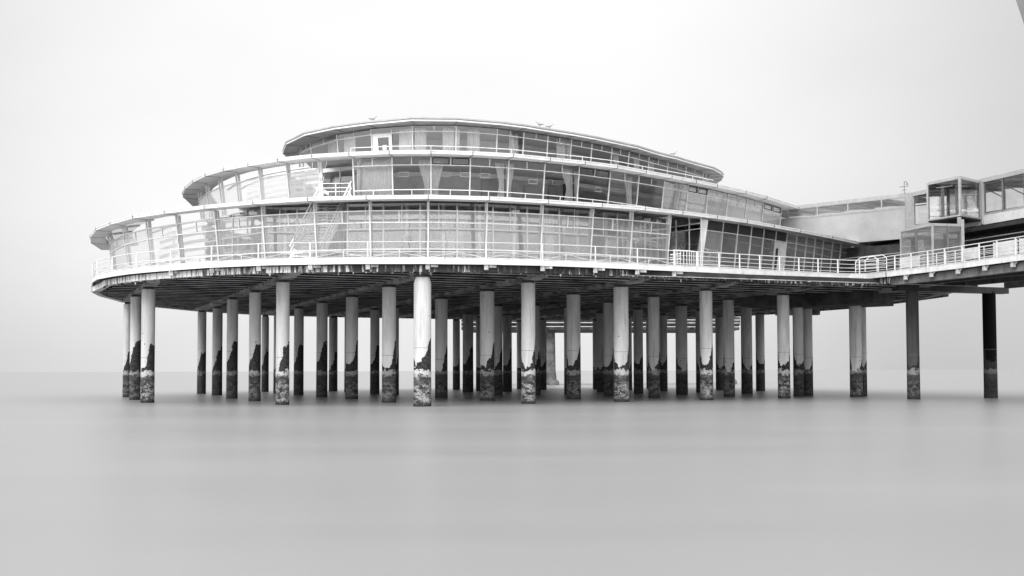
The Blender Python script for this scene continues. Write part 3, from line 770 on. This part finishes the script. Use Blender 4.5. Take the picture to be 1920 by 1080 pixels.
# slatted sun screens under the open left-hand crescents
for E, z, i1, ws in ((R1, 15.18, 8, (4.4, 5.4)), (R2, 19.33, 9, (3.4, 4.4))):
    for wv in ws:
        P = inset(smooth(smooth(E)), wv)[3:i1]
        m = MB(); m.ring(P, inset(P, .30), z + .05, z + .15); m.build('sun_slat', ['white_lift'], pav)
for P, z0, z1, n_ in ((inset(smooth(smooth(R1)), 5.2)[3:8], 11.6, 14.9, 6), (inset(smooth(smooth(R2)), 4.6)[4:9], 16.5, 19.0, 6)):
    for k in range(n_):
        z = z0 + (z1 - z0) * k / (n_ - 1); m = MB(); m.ring(P, inset(P, .08), z, z + .26); m.build('louvre', ['white_lift'], pav)
    for q in P[1::2]: m = MB(); m.bar((*q, z0 - .6), (*q, z1 + .4), .12, .12); m.build('louvre_post', ['white_lift'], pav)

# ---------------------------------------------------------------- stairs
st = thing('outdoor_staircase', 'steep white metal staircase from the deck up to the middle storey behind the glass', 'staircase')
T0, T1 = Vector((-14.8, 90.9, 16.3)), Vector((-16.75, 88.2, 10.95)); W_ = Vector((2.3, -.1, 0))
for k in (0, 1):
    m = MB(); m.bar(T0 + W_ * k, T1 + W_ * k, .12, .26); m.build('stringer', ['white_lift'], st)
    for dz in (.6, 1.1):
        m = MB(); m.bar(T0 + W_ * k + Vector((0, 0, dz)), T1 + W_ * k + Vector((0, 0, dz)), .08, .08); m.build('handrail', ['white_lift'], st)
for k in range(22):
    q = T0.lerp(T1, (k + .5) / 22); m = MB(); m.bar(q, q + W_, .26, .05); m.build('tread', ['white_lift'], st)
m = MB(); m.bar(T0.lerp(T1, .03) + Vector((0, .2, -.25)), T0.lerp(T1, .03) + W_ + Vector((0, .2, -.25)), .1, .5); m.build('header', ['white_lift'], st)
# landing rail on the roof terrace
m = MB()
A = Vector((-14.9, 91.3, 16.3)); Bq = Vector((-12.6, 91.0, 16.3))
m.bar(A - Vector((0, 0, .1)), Bq - Vector((0, 0, .1)), .3, .14)
for z in (.35, .65, 1.0): m.bar(A + Vector((0, 0, z)), Bq + Vector((0, 0, z)), .045, .045)
for t in (0, .5, 1): q = A.lerp(Bq, t); m.bar(q, q + Vector((0, 0, 1.0)), .06, .06)
m.build('landing_rail', ['white_lift'], st)

# ---------------------------------------------------------------- curtains, pictures, benches inside
def curtain(p, q, z0, z1, tie, label, spread_=None):
    """pleated cloth between plan points p,q; tie = side it is gathered to (-1 left, 1 right, 0 none)"""
    n = 36; vs = []; fs = []; rows = 11; pin = random.uniform(.3, .6); ph = random.uniform(0, 6); tk = random.uniform(.55, .85); fr_ = random.uniform(2.6, 3.8)
    d = Vector((q[0] - p[0], q[1] - p[1], 0)); l = d.length; dn = d.normalized(); nn = Vector((-dn.y, dn.x, 0))
    for j in range(rows):
        s_ = j / (rows - 1); z = z1 + (z0 - z1) * s_
        if tie: wdt = 1 - pin * math.sin(min(1, s_ / tk) * math.pi / 2) ** 2 + (.2 * max(0, s_ - tk) / .25)
        else: wdt = 1
        for i in range(n + 1):
            t = i / n; tt = t * wdt if tie <= 0 else 1 - (1 - t) * wdt
            pt = Vector((p[0], p[1], 0)) + dn * (tt * l) + nn * ((.05 + .03 * math.sin(3 * t + ph)) * math.sin(t * 2 * math.pi * l * fr_ + ph + j * .1 + .8 * math.sin(5 * t + ph))); vs.append((pt.x, pt.y, z))
    for j in range(rows - 1):
        for i in range(n): a = j * (n + 1) + i; fs.append([a, a + 1, a + n + 2, a + n + 1])
    m = MB(); m._add(vs, fs, 0, True); o = m.build('curtain', ['curtain'])
    md = o.modifiers.new('thick', 'SOLIDIFY'); md.thickness = .012
    return tag(o, label, 'curtain', 'curtains hanging inside the pavilion windows')
FI2 = inset(F2, .75)
N2 = ['first', 'second', 'third', 'fourth', 'fifth', 'sixth', 'seventh', 'eighth', 'ninth', 'tenth']
sp = [(0, .03, .97, 0, 'wide drawn'), (1, .66, .97, 1, 'tied back'), (2, .03, .33, -1, 'tied back'), (3, .72, .97, 1, 'tied back'), (4, .03, .24, -1, 'tied back'),
      (5, .62, .97, 1, 'tied back'), (6, .03, .2, -1, 'narrow'), (7, .7, .97, 1, 'dangling'), (9, .55, .95, 1, 'dangling'), (11, .6, .9, 1, 'long'), (12, .3, .6, -1, 'long')]
for i, t0, t1, tie, ad_ in sp:
    p, q = lerp(FI2[i], FI2[i + 1], t0), lerp(FI2[i], FI2[i + 1], t1)
    curtain(p, q, 16.0, 19.2, tie, '%s pale curtain in the %s middle storey window right of the stairs' % (ad_, ORD[i]))
FI3 = inset(F3, .6)
for i, t0, t1 in ((2, .45, .8), (3, .05, .4), (4, .62, .95), (5, .02, .3), (5, .7, .98), (6, .02, .12), (6, .32, .62), (7, .6, .95), (9, .55, .95), (10, .02, .2), (12, .4, .7), (13, .5, .8), (14, .3, .55)):
    p, q = lerp(FI3[i], FI3[i + 1], t0), lerp(FI3[i], FI3[i + 1], t1)
    curtain(p, q, 19.7, 22.45, 0, 'pale curtain at the %s of the %s top storey window from the left' % ('left' if (t0 + t1) < .8 else 'right' if t0 + t1 > 1.2 else 'middle', ORD[i]))
II1 = inset(I1, .35)
for i, t0, t1 in ((7, .4, .8), (10, .6, .95), (11, .05, .35), (13, .55, .9), (14, .05, .3)):
    p, q = lerp(II1[i], II1[i + 1], t0), lerp(II1[i], II1[i + 1], t1)
    curtain(p, q, 11.0, 15.0, 1 if t0 > .4 else -1, 'faint curtain behind milky glass, %s of lower storey inner bay %s' % ('left' if t0 < .4 else 'right', ORD[i - 7]))
def along(P, t):
    L_ = [math.dist(a, c) for a, c in zip(P, P[1:])]; s_ = t * sum(L_)
    for a, c, l in zip(P, P[1:], L_):
        if s_ <= l: return lerp(a, c, s_ / l), math.atan2(c[1] - a[1], c[0] - a[0])
        s_ -= l
    return P[-1], 0
for k, (x, y, zz, an) in enumerate(((-8.6, 93, 18.3, 0), (-5.3, 93, 18.3, .02), (-3.7, 93.2, 18.3, .1), (-2.15, 93.7, 18.3, .2), (1.75, 95.5, 18.1, .45), (3.7, 96.8, 18.2, .55), (7.4, 99.8, 18.1, .7))):
    m = MB(); dx, dy = math.cos(an), math.sin(an); w_, h_ = .38, .17
    c = [(-w_, -h_), (w_, -h_), (w_, h_), (-w_, h_)]; pts = [Vector((x + dx * a, y + dy * a, zz + b_)) for a, b_ in c]
    for a_, b_ in zip(pts, pts[1:] + pts[:1]): m.bar(a_, b_, .07, .07)
    o = m.build('hanging_frame', ['inwhite_lift'])
    for u in (1, -1): m = MB(); m.bar((x + dx * w_ * u, y + dy * w_ * u, zz + h_ + .03), (x + dx * w_ * u, y + dy * w_ * u, 19.3), .02, .02); m.build('cord', ['greymetal'], o)
    tag(o, 'small white rectangular frame hanging behind the middle storey glass, %s from the left' % ORD[k], 'frame', 'white frames hanging in the middle storey')
for k, (x, y, an, w_, h_) in enumerate(((-1.2, 95.0, .2, 2.6, 2.35), (2.0, 96.8, .45, 2.2, 2.1), (5.0, 99.2, .6, 1.2, 2.6), (9.6, 103.0, .75, 2.4, 2.2))):
    th_ = thing('cabinet', 'tall dark cabinet inside the middle storey, %s from the left' % ORD[k], 'cabinet', (x, y, 15.85), 'dark cabinets inside the middle storey')
    th_.rotation_euler = (0, 0, an)
    m = MB(); m.box((0, .02, 0), w_, .5, h_); m.build('body', ['furn'], th_)
    for u in (-1, 1): m = MB(); m.box((u * w_ * .245, -.255, .08), w_ * .46, .03, h_ - .16); m.build('door', ['blackpanel'], th_)
# white urn of flowers on a round table behind the lower glass
x, y = -8.0, 88.9
tb = thing('round_table', 'white round pedestal table behind the milky glass left of the centre column', 'table', (x, y, 10.93))
m = MB(); m.lathe([(.42, 0), (.40, .06), (.10, .12), (.10, .62), (.30, .72)], 20); m.build('pedestal', ['white'], tb)
m = MB(); m.lathe([(.62, .72), (.66, .76), (.66, .82), (.6, .84)], 24); m.build('table_top', ['white'], tb)
m = MB(); m.lathe([(.18, .84), (.24, 1.0), (.16, 1.3), (.10, 1.5), (.14, 1.62)], 16)
o = m.build('flower_urn', ['white']); o.location = (x, y, 10.93 + .005); tag(o, 'tall white urn with blossoms standing on the round pedestal table', 'urn')
m = MB(); rnd = random.Random(3)
for k in range(40):
    a_ = rnd.uniform(0, 6.28); r_ = rnd.uniform(0, .3); zz = 1.62 + rnd.uniform(0, .38)
    m.lathe([(.01, zz - .05), (.055, zz), (.01, zz + .05)], 6, r_ * math.cos(a_), r_ * math.sin(a_))
m.build('blossoms', ['inwhite_lift'], o)
# small lamps and box sign
for (x, y, z, lb) in ((-20.0, 90.3, 14.72, 'small white box lamp under the lower roof, left of the stairs'), (.3, 89.9, 14.72, 'small white box lamp under the lower roof, right of centre')):
    m = MB(); m.box((x, y, z), .62, .2, .24); m.bar((x, y, z + .2), (x, y, 15.12), .05, .05); m.box((x, y - .11, z + .03), .5, .03, .17)
    o = m.build('box_lamp', ['white']); tag(o, lb, 'lamp', 'box lamps under the lower roof')
m = MB(); m.lathe([(.06, 0), (.22, .1), (.25, .35), (.16, .62), (.05, .7)], 14); m.bar((0, .0, .65), (.3, .1, .85), .05, .05)
o = m.build('wall_lamp', ['white']); o.scale = (.7, .7, .8); o.location = (-15.05, 92.1, 17.75); tag(o, 'white rounded lamp on the post beside the upper landing', 'lamp')

# ---------------------------------------------------------------- gulls on the upper roof
def gull(name_label, x, y, z, ang, pose=1):
    g = thing('seagull', name_label, 'bird', (x, y, z), 'gulls resting on the top roof'); g.rotation_euler = (0, 0, ang)
    m = MB(); prof = [(-.26, .02, .015), (-.18, .03, .035), (-.08, .05, .07), (.03, .06, .085), (.12, .09, .07), (.17, .15, .045), (.20, .20, .045), (.235, .215, .035), (.26, .205, .012)]
    n = 10; vs = []
    for px, pz, pr in prof:
        for i in range(n): t = 6.283 * i / n; vs.append((px, pr * math.cos(t) * .85, pz + .12 + pr * math.sin(t)))
    fs = [[k * n + i, k * n + (i + 1) % n, (k + 1) * n + (i + 1) % n, (k + 1) * n + i] for k in range(len(prof) - 1) for i in range(n)]
    m._add(vs, fs + [list(range(n)), list(range(len(vs) - n, len(vs)))[::-1]], 0, True); m.build('body', ['bird'], g)
    for s_ in (-1, 1):
        m = MB(); m.hexa([(-.34, s_ * .03, .17), (.08, s_ * .075, .14), (.08, s_ * .095, .16), (-.34, s_ * .045, .18)], [(-.30, s_ * .02, .20), (.06, s_ * .05, .25), (.06, s_ * .07, .26), (-.30, s_ * .03, .21)]); m.build('wing', ['greymetal'], g)
        m = MB(); m.cyl((.0, s_ * .03, 0), (.0, s_ * .03, .1), .008, .008, 5); m.build('leg', ['dark'], g)
    m = MB(); m.cyl((.255, 0, .325), (.32, 0, .315), .014, .003, 6); m.build('beak', ['dark'], g)
    g.scale = (1.15, 1.15, 1.15)
    return g
gull('leftmost gull on the top roof edge above the white door', -11.3, 94.9, 23.0, 0.2)
gull('gull at the middle of the top roof edge, tail raised', 2.35, 97.2, 23.0, 3.3)
gull('small gull crouching just right of the middle gull', 3.2, 98.0, 22.98, .1)
gull('rightmost gull, alone on the sloping right part of the top roof edge', 15.4, 110.6, 23.0, -.1)

# ---------------------------------------------------------------- pier deck on the right
M['pierc'] = mat('grey_weathered_concrete', .13, .85, .10, .7, dirt=.5)
pier = thing('pier_deck', 'lower pier deck leading from the round deck to the right on dark beams', 'pier')
PN = [(31.75, 99.2), (33.3, 95.3), (34.9, 90.8), (36.7, 84.6), (39.5, 74.5), (43.5, 60)]
PF_ = [(44.0, 103.8), (46.3, 98.3), (48.0, 93.5), (50, 87), (53, 77.5), (57, 64)]
PNi = inset(PN, .5)
m = MB(); m.prism(PNi + PF_[::-1], 10.44, 10.85); m.build('slab', ['concd'], pier)
m = MB(); m.ring(PNi, inset(PN, 1.0), 9.80, 10.435); m.ring([p for p in PF_], inset(PF_, -.5), 9.80, 10.435); m.build('edge_beam', ['pierc'], pier)
for t in (.33, .66):
    m = MB(); P = [lerp(a, c, t) for a, c in zip(PN, PF_)]; m.ring(inset(P, -.3), inset(P, .3), 9.95, 10.43); m.build('girder', ['concd'], pier)
for (a, c) in (((34.2, 104.45), (45.9, 109.0)), ((39.5, 88.3), (50.5, 92.5))):
    m = MB(); m.bar((*a, 9.93), (*c, 9.93), .95, .56); m.build('cap_beam', ['dark'], pier)
m = MB(); m.ring(inset(PN, .1), inset(PN, 3.0), 10.86, 10.915); m.build('walkway_boards', ['deckfloor'], pier)
prl = thing('pier_railing', 'white five bar railing and fascia along the near edge of the right hand pier', 'railing')
m = MB(); m.ring(PN, inset(PN, .1), 10.50, 10.93); m.ring(inset(PN, -.03), inset(PN, .12), 10.935, 10.99); m.build('fascia', ['white'], prl)
PR = inset(PN, .06)
multirail(PR, [11.14, 11.42, 11.70, 11.95], 12.22, prl)
for q in sample(PR, 2.0, 1.0):
    m = MB(); m.bar((*q, 10.6), (*q, 12.22), .10, .07); m.build('post', ['white'], prl)
for q in sample(PR, 3.1, 2.0):
    m = MB(); x, y = q; m.box((x + .2, y, 10.12), .25, .35, .37); m.bar((x + .25, y - .6, 10.46), (x + .3, y, 10.2), .06, .06); m.build('bracket', ['white2'], prl)
er = thing('entrance_barrier', 'white picket barrier in front of the dark recessed entrance bay', 'railing')
eq = [(12.9, 93.6), (14.2, 94.2), (15.6, 95.6)]
m = MB(); m.path([(x, y, 12.25) for x, y in eq], .05); m.path([(x, y, 11.15) for x, y in eq], .035); m.build('handrail', ['white'], er)
for q in sample(eq, .3, .1): m = MB(); m.bar((*q, 11.0), (*q, 12.25), .06, .05); m.build('picket', ['white'], er)
for z in (11.5, 11.9): m = MB(); m.bar((12.7, 93.9, z), (13.6, 93.9, z + .12), .05, .10); m.bar((12.7, 94.2, z - .2), (13.6, 94.2, z - .1), .05, .10); m.build('slat', ['white'], er)
# inner second railing with rounded gates
irl = thing('inner_barrier', 'second white barrier railing standing behind the pier edge railing', 'railing')
P = inset(PN, 1.3)
multirail(P[0:4], [11.25, 11.5, 11.75], 12.1, irl, r=.02, rt_=.03)
for q in sample(P[0:4], 1.1, .2): m = MB(); m.bar((*q, 10.92), (*q, 12.1), .06, .06); m.build('post', ['white'], irl)
gt = thing('rounded_gate', 'white rounded tubular gate where the round deck meets the pier', 'gate')
for dx_ in (0, .55):
    m = MB(); base = [(30.4 + dx_, 99.6 + dx_ * -1.6)]
    x, y = base[0]
    pts = [(x - .9, y + .8, 10.95), (x - .9, y + .8, 11.9), (x - .6, y + .55, 12.2), (x + .3, y - .2, 12.3), (x + .55, y - .4, 12.05), (x + .55, y - .4, 10.95)]
    m.path(pts, .04, 8); m.build('frame', ['white'], gt)
    for z in (11.25, 11.55, 11.85): m = MB(); m.path([(x - .9, y + .8, z), (x + .55, y - .4, z)], .025); m.build('bar', ['white'], gt)
# white boards hung on the railing
for (t0, t1, z0, z1, lb) in ((1.2, 3.4, 11.15, 12.0, 'white board on the barrier next to the rounded gate'), (8.6, 10.4, 11.2, 12.05, 'white cluttered board on the railing below the glass stair box'), (12.1, 14.6, 11.1, 12.15, 'larger white board on the pier railing, left of the last one'), (14.9, 18.5, 11.1, 12.15, 'rightmost long white board on the pier railing, cut by the frame')):
    q0 = sample(inset(PN, .55), 50, t0)[0]; q1 = sample(inset(PN, .55), 50, t1)[0]
    bd_ = thing('railing_board', lb, 'board', (0, 0, 0), 'white boards along the pier railing')
    m = MB(); m.hexa([(*q0, z0), (*q1, z0), (q1[0] + .05, q1[1] + .02, z0), (q0[0] + .05, q0[1] + .02, z0)], [(*q0, z1), (*q1, z1), (q1[0] + .05, q1[1] + .02, z1), (q0[0] + .05, q0[1] + .02, z1)]); m.build('panel', ['white2'], bd_)
    for q in (q0, q1): m = MB(); m.bar((*q, 10.92), (*q, z1 + .04), .07, .07); m.build('post', ['white2'], bd_)

# lower level behind the pier railing: dark wall and ceiling under the upper walkway
low = thing('lower_hall', 'dark enclosed lower hall beneath the upper walkway behind the pier railing', 'hall')
LN = [(37.6, 120), (40.2, 110), (42.6, 102.3), (44.6, 96.5), (48.4, 84), (53, 69)]
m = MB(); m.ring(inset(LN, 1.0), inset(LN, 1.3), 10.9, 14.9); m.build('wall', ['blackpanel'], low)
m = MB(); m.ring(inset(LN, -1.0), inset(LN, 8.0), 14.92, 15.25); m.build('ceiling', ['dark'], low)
for z, o_ in ((14.3, -.2), (13.2, .75)): m = MB(); m.path([(x, y, z) for x, y in inset(LN, o_)], .06 if z > 14 else .04); m.build('pipe', ['greymetal'], low)
for i in range(1, len(LN)):
    for t in (0, .5):
        q = lerp(inset(LN, .93)[i - 1], inset(LN, .93)[i], t); m = MB(); m.bar((*q, 10.92), (*q, 14.9), .22, .16); m.build('pilaster', ['dark'], low)
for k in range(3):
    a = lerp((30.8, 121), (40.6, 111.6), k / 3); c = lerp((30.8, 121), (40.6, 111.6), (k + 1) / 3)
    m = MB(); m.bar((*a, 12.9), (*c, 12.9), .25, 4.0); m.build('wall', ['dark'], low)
m = MB(); m.bar((31.0, 118.4, 13.6), (38.5, 110.9, 13.9), .06, .06); m.bar((31.0, 118.4, 12.7), (38.5, 110.9, 12.9), .05, .05); m.build('pipe', ['greymetal'], low)

# covered upper walkway --------------------------------------------
cw = thing('covered_walkway', 'grey covered upper walkway linking the pavilion to the pier with a long glass strip', 'walkway')
CN = [(26.6, 124.4), (28.9, 122.0), (31.35, 119.7), (33.8, 117.3), (36.4, 114.8), (38.6, 112.6)]
CB = [(30.6, 129.0), (32.9, 126.6), (35.3, 124.2), (37.8, 121.8), (40.4, 119.4), (42.8, 117.0)]
m = MB(); m.ring(CN, inset(CN, .14), 15.32, 18.30); m.build('wall', ['wallp'], cw)
m = MB(); m.ring(CB, inset(CB, .14), 15.32, 17.3); m.build('wall', ['wallp'], cw)
m = MB(); m.ring(inset(CN, -.05), [(x, y) for x, y in CB], 19.5, 19.68); m.ring(inset(CN, -.07), inset(CN, .05), 19.36, 19.72); m.ring(inset(CN, -.04), inset(CN, .10), 18.28, 18.42); m.build('roof', ['greymetal'], cw)
m = MB(); m.ring(inset(CN, .15), CB, 15.32, 15.6); m.build('floor', ['dark'], cw)
for i in range(len(CN) - 1):
    facade_bay(cw, CN[i], CN[i + 1], CN[i], CN[i + 1], 18.40, 19.40, [18.44, 19.36], .13, 'greymetal', glassm='porch', depth=.12)
    facade_bay(cw, CB[i], CB[i + 1], CB[i], CB[i + 1], 17.3, 19.40, [17.35, 19.3], .10, 'greymetal', glassm='clear', depth=.12)
    q, r_ = CN[i], CB[i]
    m = MB(); m.bar((*q, 19.42), (*r_, 19.42), .12, .14); m.bar((*lerp(q, r_, .1), 19.3), (*lerp(CN[i + 1], CB[i + 1], .9), 19.3), .08, .08); m.build('roof_truss', ['greymetal'], cw)
# open upper walkway to the right of it
uw = thing('upper_promenade', 'glazed upper promenade with white floor band running off the right edge', 'walkway')
UN = [(38.75, 112.45), (40.4, 108.3), (42.1, 104.5), (43.75, 99.3), (47.5, 86.5), (51.5, 72)]
UB = [(44.2, 114.3), (46.3, 109.6), (48.2, 105.2), (49.9, 100.2), (53.5, 88), (57.5, 74)]
m = MB(); m.ring(UN, UB, 15.62, 15.85); m.ring(inset(UN, -.05), inset(UN, .1), 15.55, 16.38); m.build('floor_band', ['white'], uw)
m = MB(); m.ring(inset(UN, .3), inset(UN, .8), 15.27, 15.60); m.build('edge_girder', ['beamc'], uw)
m = MB(); m.ring(inset(UN, -.12), UB, 19.5, 19.66); m.ring(inset(UN, -.16), inset(UN, .02), 19.32, 19.70); m.build('roof', ['greymetal'], uw)
for i in range(len(UN) - 1):
    n_ = 2 if i != 0 else 1
    for k in range(n_):
        a, c = lerp(UN[i], UN[i + 1], k / n_), lerp(UN[i], UN[i + 1], (k + 1) / n_)
        a2, c2 = lerp(UB[i], UB[i + 1], k / n_), lerp(UB[i], UB[i + 1], (k + 1) / n_)
        facade_bay(uw, a, c, a, c, 16.40, 19.34, [16.46], .16, 'greymetal', glassm='clear', depth=.16)
        facade_bay(uw, a2, c2, a2, c2, 15.9, 19.45, [16.2, 17.6], .16, 'greymetal', glassm='clear', depth=.16)
        m = MB(); m.bar((*a, 19.40), (*a2, 19.40), .14, .16); m.bar((*lerp(a2, a, .25), 19.35), (*a2, 18.7), .08, .08); m.build('roof_truss', ['greymetal'], uw)
        for t in (.3, .6): m = MB(); m.bar((*lerp(a, a2, t), 19.36), (*lerp(c, c2, t), 19.36), .09, .09); m.build('purlin', ['white2'], uw)
        m = MB(); m.bar((*lerp(a, a2, .8), 16.9), (*lerp(c, c2, .8), 16.9), .05, .05); m.bar((*lerp(a, a2, .8), 16.4), (*lerp(c, c2, .8), 16.4), .04, .04); m.build('inner_rail', ['dark'], uw)
        # tube lamps are part of the roof
        m = MB(); m.bar((*lerp(lerp(a, a2, .5), lerp(c, c2, .5), .2), 19.25), (*lerp(lerp(a, a2, .5), lerp(c, c2, .5), .6), 19.25), .12, .07); m.build('tube_lamp', ['white'], uw)
m = MB(); m.bar((38.35, 112.6, 15.35), (38.35, 112.6, 19.68), .75, .3); m.build('end_post', ['greymetal'], uw)
m = MB(); m.bar((42.15, 104.35, 15.6), (42.15, 104.35, 19.7), .40, .3); m.build('corner_post', ['greymetal'], uw)

def glass_box(name, label, cat, A_, B_, C_, z0, z1, fw, nA, nB, gm, roofm='greymetal', bottom=True):
    t = thing(name, label, cat)
    D_ = (A_[0] + C_[0] - B_[0], A_[1] + C_[1] - B_[1])
    for (p, q, n) in ((A_, B_, nA), (B_, C_, nB), (C_, D_, nA), (D_, A_, nB)):
        for k in range(n):
            a, c = lerp(p, q, k / n), lerp(p, q, (k + 1) / n)
            facade_bay(t, a, c, a, c, z0, z1, [z0 + fw / 2, z1 - fw * .5], fw, 'greymetal', glassm=gm, depth=fw * .9, name='glass_panel')
    m = MB(); m.prism([A_, B_, C_, D_], z1 - .015, z1 + .10); m.build('roof', [roofm], t)
    if bottom: m = MB(); m.prism([A_, B_, C_, D_], z0 - .10, z0 + .01); m.build('floor', ['dark'], t)
    return t
A_, B_, C_ = (37.6, 105.4), (39.15, 101.9), (41.95, 104.5)
ub = glass_box('glass_lift_box', 'grey framed glass box jutting out from the upper promenade', 'glass box', A_, B_, C_, 16.0, 19.45, .19, 1, 1, 'clear')
for q in ((38.6, 104.5), (39.9, 104.6)): m = MB(); m.bar((*q, 16.0), (*q, 19.2), .22, .22); m.build('inner_post', ['greymetal'], ub)
for q, r_ in (((38.1, 104.6), (39.2, 103.6)), ((39.4, 103.4), (40.6, 103.9))): m = MB(); m.bar((*q, 18.9), (*r_, 18.95), .14, .08); m.build('tube_lamp', ['white'], ub)
m = MB()
for z in (16.9, 17.4): m.bar((38.2, 104.9, z), (39.9, 103.5, z), .05, .05); m.bar((39.9, 103.5, z), (41.3, 104.5, z), .05, .05)
m.path([(40.3 + .45 * math.cos(a * .4), 104.2, 17.1 + .9 * math.sin(a * .4)) for a in range(0, 9)], .035); m.build('inner_rail', ['greymetal'], ub)
A2, B2, C2 = (33.9, 101.8), (35.0, 97.2), (37.75, 97.9)
lb_ = glass_box('glass_porch', 'low glass porch standing on the pier deck below the jutting glass box', 'porch', A2, B2, C2, 10.93, 14.72, .14, 2, 2, 'porch', bottom=False)
m = MB(); m.bar((37.75, 97.9, 10.93), (37.75, 97.9, 15.2), .24, .24); m.build('corner_post', ['greymetal'], lb_)
m = MB(); m.bar((39.0, 101.8, 10.93), (39.0, 101.8, 15.9), .26, .26); o = m.build('support_post', ['greymetal'], ub)
# weather mast
M['mast'] = mat('dark_grey_metal', .12, .5, .03, 3)
ms = thing('weather_mast', 'thin mast with vane and cups on the walkway roof', 'mast', (38.0, 112.9, 19.68))
m = MB(); m.cyl((0, 0, 0), (0, 0, 1.15), .035, .03, 8); m.build('pole', ['mast'], ms)
m = MB(); m.bar((-.45, 0, .62), (.45, 0, .72), .05, .05); m.bar((-.25, 0, .3), (.2, 0, .34), .04, .04); m.build('cross_arm', ['mast'], ms)
m = MB(); m.path([(.0, 0, .98)] + [(.14 + .14 * math.cos(a), 0, 1.0 + .16 * math.sin(a)) for a in (3.14, 2.4, 1.6, .8, 0)], .028); m.lathe([(.02, .80), (.07, .85), (.07, .98), (.02, 1.02)], 8, .28, 0); m.build('vane', ['mast'], ms)
# ---------------------------------------------------------------- lookout tower, only a corner shows at the top right
lt = thing('lookout_tower', 'grey metal clad tower with flaring head, its edge cutting the top right corner', 'tower', (42.15, 80.0, 0))
m = MB(); m.lathe([(1.2, 10.86), (1.2, 14.9)], 32); m.build('shaft', ['greymetal'], lt)
prof = [(1.2, 14.9), (6.60, 27.3)]
m = MB(); m.lathe([(1.2, 14.9), (1.9, 16.3), (6.22, 27.28)], 40); m.build('flared_head', ['roofgrey'], lt)
m = MB(); m.lathe([(6.2, 27.28), (6.2, 27.36)], 40); m.build('dark_joint', ['joint'], lt)
m = MB(); m.lathe([(6.22, 27.36), (7.1, 30.5), (7.1, 33), (6.8, 33.4)], 40); m.build('cabin', ['roofgrey'], lt)

# ---------------------------------------------------------------- far platform behind, between the piles
fp = thing('far_platform', 'low far platform with railings on two thick tapering columns, seen between the piles', 'platform')
m = MB(); m.prism([(-9, 208), (41.5, 214), (41, 232), (-9, 226)], 9.95, 10.9); m.build('slab', ['concd'], fp)
m = MB(); m.prism([(-9, 207.6), (41.6, 213.6), (41.6, 214.0), (-9, 208.0)], 10.9, 12.3); m.build('parapet', ['concd'], fp)
for zz in (10.5, 11.2, 11.75): m = MB(); m.bar((-9, 207.4, zz), (41.6, 213.4, zz), .12, .10); m.build('rail', ['white2'], fp)
for x, y in ((6.9, 214.5), (40.6, 221)):
    m = MB(); m.lathe([(1.25, -2), (1.2, 1.5), (1.05, 2.4), (.95, 9.95)], 28); o = m.build('column', ['pierc'], fp); o.location = (x, y, 0)
    m = MB(); m.lathe([(1.7, -.5), (1.7, .5), (1.45, .9)], 28); o2 = m.build('column_foot', ['pierc'], fp); o2.location = (x, y, 0)
m = MB(); m.prism([(31.5, 139.8), (36.6, 139.2), (36.8, 141), (31.8, 141.6)], 9.2, 9.85); m.build('haunch', ['beamc'], deck)
